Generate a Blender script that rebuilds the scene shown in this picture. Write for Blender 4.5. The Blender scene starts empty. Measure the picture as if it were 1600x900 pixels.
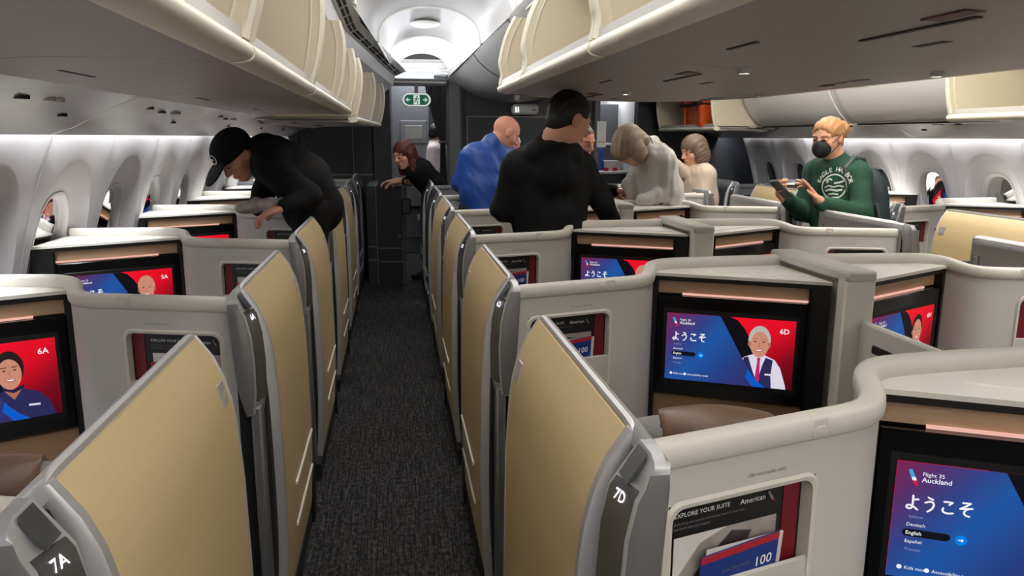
import bpy, bmesh, math, random
import numpy as np
from mathutils import Vector, Matrix, noise

random.seed(7)
scene = bpy.context.scene
COL = scene.collection

# ------------------------------------------------------------------ camera
FPX = 1188.0
cam_d = bpy.data.cameras.new('camera')
cam = bpy.data.objects.new('camera', cam_d)
COL.objects.link(cam)
cam_d.sensor_fit = 'HORIZONTAL'
cam_d.sensor_width = 36.0
cam_d.lens = 36.0 * FPX / 1600.0
cam_d.clip_start = 0.02
YAW, PITCH, ROLL = math.radians(8.726), math.radians(11.203), math.radians(0.2225)
fw = Vector((math.sin(YAW) * math.cos(PITCH), math.cos(YAW) * math.cos(PITCH), -math.sin(PITCH)))
rt = Vector((math.cos(YAW), -math.sin(YAW), 0))
up = rt.cross(fw)
rt2 = rt * math.cos(ROLL) + up * math.sin(ROLL)
up2 = rt2.cross(fw)
cam.matrix_world = Matrix(((rt2.x, up2.x, -fw.x, 0), (rt2.y, up2.y, -fw.y, 0), (rt2.z, up2.z, -fw.z, 1.46), (0, 0, 0, 1)))
scene.camera = cam

# ------------------------------------------------------------------ exposure, world, lights
scene.view_settings.view_transform = 'Standard'
scene.view_settings.look = 'None'
scene.view_settings.exposure = 0.0
scene.view_settings.gamma = 1.0
scene.cycles.max_bounces = 14
scene.cycles.diffuse_bounces = 8
w = bpy.data.worlds.new('night')
scene.world = w
w.use_nodes = True
w.node_tree.nodes['Background'].inputs[0].default_value = (0.010, 0.011, 0.014, 1)
w.node_tree.nodes['Background'].inputs[1].default_value = 1.0

XA, XB, X0 = -0.047, 2.771, 1.362          # left aisle, right aisle, cabin centre line


def area(name, loc, size, size_y, power, color=(1, .96, .9), rot=(0, 0, 0), spread=math.pi):
    d = bpy.data.lights.new(name, 'AREA')
    d.shape = 'RECTANGLE'
    d.size, d.size_y = size, size_y
    d.energy = power
    d.color = color
    d.spread = spread
    o = bpy.data.objects.new(name, d)
    o.location = loc
    o.rotation_euler = rot
    COL.objects.link(o)
    return o


WARM = (1.0, .945, .87)
COOL = (.93, .95, 1.0)
R90 = math.pi / 2
# ceiling wash lamps hidden in the coves along both aisles, they light the vaults
for x_, r_ in ((-0.19, 155), (0.76, -155), (1.964, 155), (2.914, -155)):
    area('cove_lamp', (x_, 1.4, 2.30), .04, 7.6, 20, COOL, (0, math.radians(r_), 0))
for x_, r_ in ((0.06, 160), (0.58, -160)):
    area('cove_lamp', (x_, 7.2, 2.19), .03, 2.2, 2.2, COOL, (0, math.radians(r_), 0))
# wash lamps over the window panels, in the slot between bins and sidewalls
area('sidewall_lamp', (-1.190, 3.2, 1.575), .05, 11.2, 120, COOL, (0, math.radians(-4), 0))
area('sidewall_lamp', (3.914, 3.2, 1.575), .05, 11.2, 120, COOL, (0, math.radians(4), 0))
# aisle ceiling lamps
area('aisle_lamp', (0.27, 1.3, 2.52), .30, 8.6, 42, WARM)
area('aisle_lamp', (2.45, 2.2, 2.52), .30, 9.6, 150, WARM)
# added fill light under the left vent rail, it lights the grey fairing at the front
area('fairing_fill', (-0.05, 6.5, 2.13), .05, 3.2, 12, COOL, (0, math.radians(-72), math.radians(-8)))
# entrance area at the front
area('entry_light', (0.33, 9.9, 2.22), .7, 1.4, 20, COOL)
area('entry_light', (0.33, 9.9, 2.14), .6, 1.9, 60, COOL, (math.pi, 0, 0))  # added upward fill that brightens the entrance ceiling
# added fill light behind the photographer, it brightens tops and aft-facing walls
area('rear_fill', (X0, -1.55, 2.38), 4.6, 1.5, 62, (1, .97, .93), (math.radians(28), 0, 0))
area('galley_lamp', (2.7, 10.2, 2.2), .5, .9, 14, COOL)

# ------------------------------------------------------------------ materials
MAT = {}


def srgb(r, g, b):
    def f(c):
        c /= 255.0
        return c / 12.92 if c <= 0.04045 else ((c + 0.055) / 1.055) ** 2.4
    return (f(r), f(g), f(b), 1)


def mat(name, col, rough=.5, metal=0.0, bump=None, var=None, spec=.5, coat=0.0, sheen=0.0):
    """bump = (scale, strength[, (sx,sy,sz)]), var = (scale, amount[, (sx,sy,sz)]) in object space"""
    m = bpy.data.materials.new(name)
    m.use_nodes = True
    nt = m.node_tree
    b = nt.nodes['Principled BSDF']
    b.inputs['Base Color'].default_value = col
    b.inputs['Roughness'].default_value = rough
    b.inputs['Metallic'].default_value = metal
    b.inputs['Specular IOR Level'].default_value = spec
    b.inputs['Coat Weight'].default_value = coat
    b.inputs['Sheen Weight'].default_value = sheen
    if bump or var:
        tc = nt.nodes.new('ShaderNodeTexCoord')

    def nz(scale, stretch, detail=3):
        mp = nt.nodes.new('ShaderNodeMapping')
        mp.inputs['Scale'].default_value = stretch
        nt.links.new(tc.outputs['Object'], mp.inputs['Vector'])
        n = nt.nodes.new('ShaderNodeTexNoise')
        n.inputs['Scale'].default_value = scale
        n.inputs['Detail'].default_value = detail
        nt.links.new(mp.outputs[0], n.inputs['Vector'])
        return n
    if bump:
        n = nz(bump[0], bump[2] if len(bump) > 2 else (1, 1, 1))
        bp = nt.nodes.new('ShaderNodeBump')
        bp.inputs['Strength'].default_value = bump[1]
        bp.inputs['Distance'].default_value = .004
        nt.links.new(n.outputs['Fac'], bp.inputs['Height'])
        nt.links.new(bp.outputs[0], b.inputs['Normal'])
    if var:
        n = nz(var[0], var[2] if len(var) > 2 else (1, 1, 1), 4)
        mx = nt.nodes.new('ShaderNodeMix')
        mx.data_type = 'RGBA'
        mx.inputs[6].default_value = tuple(c * (1 - var[1]) for c in col[:3]) + (1,)
        mx.inputs[7].default_value = tuple(min(1, c * (1 + var[1])) for c in col[:3]) + (1,)
        nt.links.new(n.outputs['Fac'], mx.inputs[0])
        nt.links.new(mx.outputs[2], b.inputs['Base Color'])
    MAT[name] = m
    return m


def emat(name, col, strength):
    m = bpy.data.materials.new(name)
    m.use_nodes = True
    nt = m.node_tree
    b = nt.nodes['Principled BSDF']
    b.inputs['Base Color'].default_value = (0, 0, 0, 1)
    b.inputs['Roughness'].default_value = .35
    b.inputs['Specular IOR Level'].default_value = .2
    b.inputs['Emission Color'].default_value = col
    b.inputs['Emission Strength'].default_value = strength
    MAT[name] = m
    return m


mat('shell', srgb(188, 185, 179), .55, bump=(160, .12))
mat('cap', srgb(200, 196, 186), .48, bump=(220, .06))
mat('panel_top', srgb(222, 218, 208), .42)
mat('gold', srgb(202, 180, 136), .38, metal=.1, var=(40, .05, (1, .06, 2)), bump=(300, .03, (1, .05, 1)))
mat('silver', srgb(186, 186, 188), .42, metal=.6)
mat('silver_matt', srgb(122, 121, 121), .42, metal=.55)
mat('dark_gloss', srgb(74, 76, 76), .22, metal=.2, coat=.15)
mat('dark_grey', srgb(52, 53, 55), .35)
mat('black', srgb(13, 13, 14), .38)
mat('black_gloss', srgb(8, 8, 9), .16)
mat('black_matt', srgb(14, 14, 15), .7)
mat('wood', srgb(182, 150, 118), .4, var=(14, .12, (.6, .6, 9)))
mat('wood_shade', srgb(146, 114, 84), .45, var=(14, .14, (.6, .6, 9)))
mat('trim_white', srgb(225, 222, 212), .3, metal=.2)
mat('leather', srgb(112, 87, 69), .42, bump=(130, .22))
mat('woven', srgb(132, 130, 128), .85, var=(260, .35), bump=(260, .5))
mat('sidewall', srgb(214, 211, 211), .5)
mat('joint', srgb(240, 238, 236), .5)
mat('bin_cream', srgb(212, 202, 178), .45)
mat('lip_cream', srgb(226, 221, 203), .35)
mat('tray_grey', srgb(176, 174, 168), .4)
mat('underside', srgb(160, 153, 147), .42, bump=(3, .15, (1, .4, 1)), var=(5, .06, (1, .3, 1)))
mat('psu', srgb(170, 164, 158), .25, bump=(7, .8, (1, .35, 1)), var=(9, .12, (1, .25, 1)))
mat('ceiling_white', srgb(218, 217, 215), .4)
mat('ceiling_edge', srgb(245, 243, 238), .35)
mat('fairing', srgb(206, 204, 202), .34)
mat('closed_bin', srgb(226, 223, 219), .36)
mat('bulkhead', srgb(40, 42, 47), .5, var=(60, .12, (1, 1, 8)))
mat('bulk_light', srgb(92, 94, 98), .4)
mat('line_grey', srgb(120, 120, 118), .35, metal=.4)
mat('slot_dark', srgb(20, 19, 19), .6)
mat('latch_red', srgb(86, 44, 40), .5)
mat('orange', srgb(212, 84, 22), .45, bump=(60, .2))
mat('card_black', srgb(22, 20, 21), .35)
mat('card_wine', srgb(112, 14, 30), .4)
mat('paper', srgb(206, 202, 198), .5, var=(20, .2))
mat('photo_grey', srgb(150, 142, 138), .4, var=(28, .45))
mat('photo_dark', srgb(58, 54, 54), .4, var=(30, .4))
mat('leaflet_blue', srgb(26, 54, 128), .35)
mat('leaflet_red', srgb(172, 34, 52), .35)
mat('print_white', srgb(235, 235, 235), .5)
mat('print_grey', srgb(120, 120, 122), .5)
mat('curtain', srgb(78, 78, 80), .8, bump=(200, .2))
mat('exit_green', srgb(14, 92, 66), .4)
mat('galley_white', srgb(210, 210, 208), .4)
mat('box_blue', srgb(18, 70, 190), .4)
mat('red', srgb(190, 26, 34), .4)
mat('cove_glow', srgb(255, 252, 246), .5)
emat('led_pink', srgb(255, 196, 180), .85)
emat('label_glow', srgb(255, 240, 250), 1.6)
emat('sign_white', srgb(235, 240, 235), .75)
emat('sign_green', srgb(14, 110, 80), .55)
emat('lamp_white', srgb(255, 250, 235), 1.6)
emat('s_white', srgb(245, 245, 250), .95)
emat('s_grey', srgb(150, 160, 205), .8)
emat('s_black', srgb(16, 16, 24), .8)
emat('s_pill', srgb(22, 22, 32), .7)
emat('s_bluedot', srgb(0, 128, 232), 1.0)
emat('s_bluearc', srgb(10, 92, 205), .95)
emat('s_logo_blue', srgb(70, 160, 220), 1.0)
emat('s_logo_red', srgb(215, 30, 60), 1.0)
emat('s_skin', srgb(205, 140, 118), .95)
emat('s_skin_dark', srgb(178, 112, 92), .9)
emat('s_hair_grey', srgb(188, 184, 180), .95)
emat('s_hair_dark', srgb(44, 32, 32), .8)
emat('s_shirt', srgb(222, 216, 232), .95)
emat('s_navy', srgb(46, 46, 92), .85)
emat('s_navy_shade', srgb(34, 34, 72), .85)
emat('s_tie', srgb(196, 36, 110), .9)
emat('s_lip', srgb(190, 40, 50), .9)


def gradient_emat(name, stops, ax, strength=1.0):
    """emission that runs over a generated mesh axis: what the display shows"""
    m = emat(name, (0, 0, 0, 1), strength)
    nt = m.node_tree
    b = nt.nodes['Principled BSDF']
    uv = nt.nodes.new('ShaderNodeUVMap')
    mp = nt.nodes.new('ShaderNodeMapping')
    mp.inputs['Rotation'].default_value = (0, 0, math.radians(ax))
    mp.inputs['Location'].default_value = (.35 if ax < 45 else 0.1, 0, 0)
    nt.links.new(uv.outputs[0], mp.inputs[0])
    sp = nt.nodes.new('ShaderNodeSeparateXYZ')
    nt.links.new(mp.outputs[0], sp.inputs[0])
    cr = nt.nodes.new('ShaderNodeValToRGB')
    el = cr.color_ramp.elements
    while len(el) < len(stops):
        el.new(.5)
    for e, (p, c) in zip(el, stops):
        e.position = p
        e.color = c
    nt.links.new(sp.outputs[0], cr.inputs[0])
    nt.links.new(cr.outputs[0], b.inputs['Emission Color'])


gradient_emat('s_bg', [(0, srgb(126, 32, 78)), (.15, srgb(84, 52, 112)), (.28, srgb(50, 68, 138)), (.42, srgb(30, 88, 168)), (.66, srgb(40, 64, 134)), (.92, srgb(56, 44, 96))], 38, .92)
gradient_emat('s_red', [(0, srgb(236, 16, 40)), (.22, srgb(220, 12, 36)), (.46, srgb(120, 8, 26)), (.7, srgb(70, 6, 20))], 55)


def carpet():
    m = mat('carpet', srgb(46, 46, 48), .95, spec=.15)
    nt = m.node_tree
    b = nt.nodes['Principled BSDF']
    tc = nt.nodes.new('ShaderNodeTexCoord')
    cols = []
    for sc, st in ((1.0, (190, 4.5, 1)), (1.0, (70, 42, 1)), (1.0, (420, 14, 1))):
        mp = nt.nodes.new('ShaderNodeMapping')
        mp.inputs['Scale'].default_value = st
        nt.links.new(tc.outputs['Object'], mp.inputs[0])
        n = nt.nodes.new('ShaderNodeTexNoise')
        n.inputs['Scale'].default_value = sc
        n.inputs['Detail'].default_value = 2
        nt.links.new(mp.outputs[0], n.inputs[0])
        cols.append(n)
    ad = nt.nodes.new('ShaderNodeMath')
    ad.operation = 'MULTIPLY'
    nt.links.new(cols[0].outputs[0], ad.inputs[0])
    nt.links.new(cols[1].outputs[0], ad.inputs[1])
    ad2 = nt.nodes.new('ShaderNodeMath')
    ad2.operation = 'MULTIPLY_ADD'
    ad2.inputs[1].default_value = .3
    nt.links.new(cols[2].outputs[0], ad2.inputs[0])
    nt.links.new(ad.outputs[0], ad2.inputs[2])
    cr = nt.nodes.new('ShaderNodeValToRGB')
    cr.color_ramp.elements[0].position = .34
    cr.color_ramp.elements[0].color = srgb(28, 28, 30)
    cr.color_ramp.elements[1].position = .56
    cr.color_ramp.elements[1].color = srgb(78, 77, 76)
    nt.links.new(ad2.outputs[0], cr.inputs[0])
    nt.links.new(cr.outputs[0], b.inputs['Base Color'])
    bp = nt.nodes.new('ShaderNodeBump')
    bp.inputs['Strength'].default_value = .5
    bp.inputs['Distance'].default_value = .003
    nt.links.new(ad2.outputs[0], bp.inputs['Height'])
    nt.links.new(bp.outputs[0], b.inputs['Normal'])


carpet()


def pane_glass():
    m = bpy.data.materials.new('pane_glass')
    m.use_nodes = True
    nt = m.node_tree
    nt.nodes.clear()
    out = nt.nodes.new('ShaderNodeOutputMaterial')
    tr = nt.nodes.new('ShaderNodeBsdfTransparent')
    tr.inputs[0].default_value = (.42, .45, .5, 1)
    gl = nt.nodes.new('ShaderNodeBsdfGlossy')
    gl.inputs['Roughness'].default_value = .02
    fr = nt.nodes.new('ShaderNodeFresnel')
    fr.inputs[0].default_value = 1.6
    mx = nt.nodes.new('ShaderNodeMixShader')
    nt.links.new(fr.outputs[0], mx.inputs[0])
    nt.links.new(tr.outputs[0], mx.inputs[1])
    nt.links.new(gl.outputs[0], mx.inputs[2])
    nt.links.new(mx.outputs[0], out.inputs[0])
    MAT['pane_glass'] = m


pane_glass()


# ------------------------------------------------------------------ mesh helpers
class MB:
    def __init__(s):
        s.v, s.f, s.m, s.mats = [], [], [], []

    def mi(s, name):
        if name not in s.mats:
            s.mats.append(name)
        return s.mats.index(name)

    def add(s, vs, fs, m):
        k = len(s.v)
        i = s.mi(m)
        s.v += [tuple(p) for p in vs]
        for f in fs:
            s.f.append(tuple(k + a for a in f))
            s.m.append(i)
        return s

    def box(s, x0, x1, y0, y1, z0, z1, m, c=0.0, T=None):
        """box with chamfered edges of width c; T maps a point"""
        x0, x1 = min(x0, x1), max(x0, x1)
        y0, y1 = min(y0, y1), max(y0, y1)
        z0, z1 = min(z0, z1), max(z0, z1)
        T = T or (lambda p: p)
        if c <= 0:
            vs = [(x, y, z) for z in (z0, z1) for y in (y0, y1) for x in (x0, x1)]
            fs = [(0, 2, 3, 1), (4, 5, 7, 6), (0, 1, 5, 4), (1, 3, 7, 5), (3, 2, 6, 7), (2, 0, 4, 6)]
            return s.add([T(p) for p in vs], fs, m)
        c = min(c, (x1 - x0) * .49, (y1 - y0) * .49, (z1 - z0) * .49)
        X, Y, Z = (x0, x1), (y0, y1), (z0, z1)
        vs, ix = [], {}
        for i in (0, 1):
            for j in (0, 1):
                for k in (0, 1):
                    sx, sy, sz = (1, -1)[i] * c, (1, -1)[j] * c, (1, -1)[k] * c
                    for a, p in enumerate(((X[i], Y[j] + sy, Z[k] + sz), (X[i] + sx, Y[j], Z[k] + sz), (X[i] + sx, Y[j] + sy, Z[k]))):
                        ix[i, j, k, a] = len(vs)
                        vs.append(T(p))
        g = lambda i, j, k, a: ix[i, j, k, a]
        fs = []
        for i in (0, 1):
            q = [g(i, 0, 0, 0), g(i, 1, 0, 0), g(i, 1, 1, 0), g(i, 0, 1, 0)]
            fs.append(q if i else q[::-1])
            q = [g(0, i, 0, 1), g(1, i, 0, 1), g(1, i, 1, 1), g(0, i, 1, 1)]
            fs.append(q[::-1] if i else q)
            q = [g(0, 0, i, 2), g(1, 0, i, 2), g(1, 1, i, 2), g(0, 1, i, 2)]
            fs.append(q if i else q[::-1])
        for j in (0, 1):
            for k in (0, 1):
                q = [g(0, j, k, 1), g(1, j, k, 1), g(1, j, k, 2), g(0, j, k, 2)]
                fs.append(q if (j + k) % 2 else q[::-1])
                q = [g(j, 0, k, 0), g(j, 1, k, 0), g(j, 1, k, 2), g(j, 0, k, 2)]
                fs.append(q[::-1] if (j + k) % 2 else q)
                q = [g(j, k, 0, 0), g(j, k, 1, 0), g(j, k, 1, 1), g(j, k, 0, 1)]
                fs.append(q if (j + k) % 2 else q[::-1])
        for i in (0, 1):
            for j in (0, 1):
                for k in (0, 1):
                    q = [g(i, j, k, 0), g(i, j, k, 1), g(i, j, k, 2)]
                    fs.append(q if (i + j + k) % 2 else q[::-1])
        return s.add(vs, fs, m)

    def grid(s, rows, m, closed=False, flip=False, caps=False):
        n = len(rows[0])
        vs = [p for r in rows for p in r]
        fs = []
        for a in range(len(rows) - 1):
            for b in range(n if closed else n - 1):
                b2 = (b + 1) % n
                q = (a * n + b, a * n + b2, (a + 1) * n + b2, (a + 1) * n + b)
                fs.append(q[::-1] if flip else q)
        if caps:
            e = (len(rows) - 1) * n
            q = tuple(range(n))
            r = tuple(range(e, e + n))
            fs.append(q if flip else q[::-1])
            fs.append(r[::-1] if flip else r)
        return s.add(vs, fs, m)

    def tube(s, path, r, m, n=8, caps=True):
        path = [Vector(p) for p in path]
        rows, up0 = [], None
        for i, p in enumerate(path):
            d = (path[min(i + 1, len(path) - 1)] - path[max(i - 1, 0)]).normalized()
            if up0 is None:
                up0 = Vector((0, 0, 1)) if abs(d.z) < .9 else Vector((1, 0, 0))
            side = d.cross(up0).normalized()
            u2 = side.cross(d)
            up0 = u2
            rr = r[i] if isinstance(r, (list, tuple)) else r
            rows.append([p + (side * math.cos(t) + u2 * math.sin(t)) * rr for t in [2 * math.pi * k / n for k in range(n)]])
        return s.grid(rows, m, closed=True, caps=caps)

    def prism(s, poly, axis, a0, a1, m):
        """extrude a 2D polygon along an axis: 0=x (y,z), 1=y (x,z), 2=z (x,y)"""
        def mk(p, a):
            return ((a, p[0], p[1]), (p[0], a, p[1]), (p[0], p[1], a))[axis]
        return s.grid([[mk(p, a0) for p in poly], [mk(p, a1) for p in poly]], m, closed=True, caps=True)

    def ellipsoid(s, c, r, m, n=14, k=9, R=None):
        rows = []
        for i in range(k + 1):
            t = math.pi * i / k
            row = []
            for j in range(n):
                q = 2 * math.pi * j / n
                p = Vector((r[0] * math.sin(t) * math.cos(q), r[1] * math.sin(t) * math.sin(q), r[2] * math.cos(t)))
                row.append((R @ p if R else p) + Vector(c))
            rows.append(row)
        return s.grid(rows, m, closed=True, flip=True)

    def mesh(s, name, smooth=None, fix=True):
        me = bpy.data.meshes.new(name)
        me.from_pydata([tuple(p) for p in s.v], [], s.f)
        for m in s.mats:
            me.materials.append(MAT[m])
        if s.m:
            me.polygons.foreach_set('material_index', s.m)
        if fix:
            bm = bmesh.new()
            bm.from_mesh(me)
            bmesh.ops.remove_doubles(bm, verts=bm.verts, dist=1e-5)
            bmesh.ops.recalc_face_normals(bm, faces=bm.faces)
            bm.to_mesh(me)
            bm.free()
        if smooth is not None:
            me.polygons.foreach_set('use_smooth', [True] * len(me.polygons))
            me.set_sharp_from_angle(angle=math.radians(smooth))
        me.update()
        return me

    def obj(s, name, parent=None, smooth=None, fix=True):
        return link(name, s.mesh(name, smooth, fix), parent)


def link(name, me, parent=None):
    o = bpy.data.objects.new(name, me)
    COL.objects.link(o)
    if parent:
        o.parent = parent
    return o


def tag(o, label=None, cat=None, group=None, kind=None):
    if label:
        o['label'] = label
    if cat:
        o['category'] = cat
    if group:
        o['group'] = group
    if kind:
        o['kind'] = kind
    return o


def thing(name, loc, label, cat, group=None, rz=0):
    o = bpy.data.objects.new(name, None)
    o.empty_display_size = .1
    o.location = loc
    o.rotation_euler = (0, 0, rz)
    COL.objects.link(o)
    return tag(o, label, cat, group)


def struct(o):
    o['kind'] = 'structure'
    return o


_txt = {}


def text_geo(body, size=1.0, align='LEFT', font_bold=False):
    """outline lettering as (verts2d, faces), origin at the baseline"""
    key = (body, align, font_bold)
    if key not in _txt:
        cu = bpy.data.curves.new('lettering', 'FONT')
        cu.body = body
        cu.align_x = align
        cu.resolution_u = 2
        cu.fill_mode = 'FRONT'
        if font_bold:
            cu.offset = .012
        o = bpy.data.objects.new('lettering', cu)
        COL.objects.link(o)
        dg = bpy.context.evaluated_depsgraph_get()
        me = bpy.data.meshes.new_from_object(o.evaluated_get(dg))
        vs = [(v.co.x, v.co.y) for v in me.vertices]
        fs = [tuple(p.vertices) for p in me.polygons]
        bpy.data.objects.remove(o)
        bpy.data.curves.remove(cu)
        bpy.data.meshes.remove(me)
        _txt[key] = (vs, fs)
    vs, fs = _txt[key]
    return [(a * size, b * size) for a, b in vs], fs

# ------------------------------------------------------------------ the cabin shell
Y0, Y1 = -2.6, 8.9
floor = struct(MB().box(-2.1, 4.9, Y0, 11.6, -.04, 0, 'carpet').obj('floor'))


def off_wall(z):
    return float(np.interp(z, [0, .5, .85, 1.04, 1.2, 1.36, 1.46, 1.6], [2.74, 2.82, 2.795, 2.745, 2.70, 2.642, 2.600, 2.575]))


def sup(a, b, p, t):
    c, s_ = math.cos(t), math.sin(t)
    r = (abs(c / a) ** p + abs(s_ / b) ** p) ** (-1 / p)
    return r * c, r * s_


WC = .955           # height of the scoop centre


def scoop_panel(side):
    """two windows of sidewall lining, local y from 0 to 1.331"""
    mb = MB()
    for yc in (.3328, .9983):
        hw = .3323
        ts = []
        corners = [math.atan2(dz, dy) for dy in (-hw, hw) for dz in (.50 - WC, 1.575 - WC)]
        base = [2 * math.pi * k / 64 - math.pi for k in range(64)]
        ts = sorted(base + corners)
        rows = []

        def P(y, z, d):
            return (X0 + side * (off_wall(z) + d), yc + y, z)
        for q in (0, .12, .3, .5, .7, .86, 1.0):                   # opening to scoop edge
            row = []
            for t in ts:
                a = sup(.148, .238, 2.7, t)
                b = sup(.272, .405, 2.3, t)
                y = a[0] * (1 - q) + b[0] * q
                z = (a[1] + .022) * (1 - q) + b[1] * q + WC
                row.append(P(y, z, .052 * (1 - q) ** .8))
            rows.append(row)
        for q in (.04, .35, 1.0):
            row = []
            for t in ts:
                b = sup(.272, .405, 2.3, t)
                c, s_ = math.cos(t), math.sin(t)
                r = min(hw / abs(c) if abs(c) > 1e-6 else 9, ((1.575 - WC) if s_ > 0 else (WC - .50)) / abs(s_) if abs(s_) > 1e-6 else 9)
                row.append(P(b[0] * (1 - q) + r * c * q, WC + b[1] * (1 - q) + r * s_ * q, 0))
            rows.append(row)
        mb.grid(rows, 'sidewall', closed=True)
    zs = [0, .12, .25, .38, .5]
    mb.grid([[(X0 + side * off_wall(z), y, z) for z in zs] for y in (.0005, 1.3305)], 'sidewall')
    return mb.mesh('sidewall_panel', 28)


def window_parts(side):
    out = []
    ts = [2 * math.pi * k / 56 for k in range(56)]

    def ring(a, b, d, dz=.022):
        r = []
        for t in ts:
            p = sup(a, b, 2.7, t)
            z = WC + p[1] + dz
            r.append((X0 + side * (off_wall(z) + d), p[0], z))
        return r
    mb = MB()
    mb.grid([ring(.166, .258, .047), ring(.163, .254, .040), ring(.155, .246, .039), ring(.148, .238, .045), ring(.146, .235, .056)], 'sidewall', closed=True)
    out.append(('bezel', mb.mesh('bezel', 40)))
    mb = MB()
    mb.grid([ring(.147, .236, .054), ring(.145, .234, .068), ring(.136, .225, .074)], 'sidewall', closed=True)
    out.append(('reveal', mb.mesh('reveal', 40)))
    mb = MB()
    r = ring(.140, .229, .072)
    mb.add(r, [tuple(range(len(r)))], 'pane_glass')
    r2 = ring(.150, .240, .15)
    mb.add(r2, [tuple(range(len(r2)))], 'black_matt')
    out.append(('pane', mb.mesh('pane')))
    return out


win_n = 0
for side, nm in ((-1, 'left'), (1, 'right')):
    wall = struct(MB().grid([[(X0 + side * 3.16, y, z) for z in (0, 1.7)] for y in (Y0, Y1 + .05)], 'slot_dark').obj('wall_' + nm))
    pm = scoop_panel(side)
    jm = MB().grid([[(X0 + side * (off_wall(z) - .0015), yy, z) for z in (.02, .3, .5, .7, .85, 1.0, 1.2, 1.33, 1.46, 1.57)] for yy in (-.006, .006)], 'joint').mesh('joint_strip')
    wp = window_parts(side)
    for k in range(-5, 5):
        y = 3.067 + 1.331 * k
        if y + 1.31 > Y1 + .8:
            continue
        p = link('sidewall_panel', pm, wall)
        p.location.y = y
        p = link('joint_strip', jm, wall)
        p.location.y = y
        for yc in (.3328, .9983):
            if y + yc < 1.4 or y + yc > Y1:
                continue
            win_n += 1
            e = bpy.data.objects.new('window_%d' % win_n, None)
            COL.objects.link(e)
            struct(e)
            e.location.y = y + yc
            for n, me in wp:
                link(n, me, e)

# ------------------------------------------------------------------ service panels under the side bins
def service_panel(side, L):
    mb = MB()
    prof = [(2.205, 1.592), (2.24, 1.584), (2.33, 1.545), (2.44, 1.487), (2.515, 1.4625), (2.525, 1.466), (2.52, 1.475), (2.44, 1.50), (2.28, 1.59), (2.205, 1.606)]
    mb.grid([[(X0 + side * a, y, z) for a, z in prof] for y in (.004, L - .004)], 'psu', closed=True, caps=True)
    for (a, yy, l, wd) in ((2.30, .52, .05, .009), (2.37, .94, .04, .007)):
        zz = float(np.interp(a, [p[0] for p in prof[:5]], [p[1] for p in prof[:5]]))
        mb.box(X0 + side * a - wd, X0 + side * a + wd, yy, yy + l, zz - .006, zz + .008, 'slot_dark')
    mb.tube([(X0 + side * 2.29, .34, 1.560), (X0 + side * 2.29, .34, 1.574)], .02, 'latch_red', 10)
    for yy in (.70, .76):
        mb.tube([(X0 + side * 2.30, yy, 1.554), (X0 + side * 2.30, yy, 1.575)], .018, 'psu', 12)
    return mb.mesh('service_panel', 35)


trim_n = 0


def trim(o, name=None):
    global trim_n
    trim_n += 1
    o.name = name or 'trim_%d' % trim_n
    return struct(o)


for side in (-1, 1):
    sp = service_panel(side, 1.215)
    for k in range(9):
        p = trim(link('service_panel', sp))
        p.location.y = -2.02 + 1.215 * k


# ------------------------------------------------------------------ overhead bins
def bin_end_wall(S, edge, y, sgn, back, top, m='bin_cream', th=.02):
    """S maps (off, y, z); edge = [(off, z)...] the curved aisle edge from the bottom up"""
    mb = MB()
    poly = list(edge) + [(back, top), (back, edge[0][1])]
    a, b = y - th / 2, y + th / 2
    mb.grid([[S(o, yy, z) for o, z in poly] for yy in (a, b)], m, closed=True, caps=True)
    mb.tube([S(o - .001, y, z) for o, z in edge], .0125, 'lip_cream', 8)
    # thin raised line a little inside the edge
    for yy in (a - .002, b + .002):
        mb.tube([S(o + .03, yy, z) for o, z in edge], .0035, 'lip_cream', 5)
    return mb


def spline(pts, n=4):
    out = []
    P = [pts[0]] + list(pts) + [pts[-1]]
    for i in range(1, len(P) - 2):
        for k in range(n):
            t = k / n
            a, b, c, d = [np.array(q, float) for q in P[i - 1:i + 3]]
            out.append(tuple(.5 * (2 * b + (c - a) * t + (2 * a - 5 * b + 4 * c - d) * t * t + (3 * b - a - 3 * c + d) * t ** 3)))
    out.append(tuple(np.array(pts[-1], float)))
    return out


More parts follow.
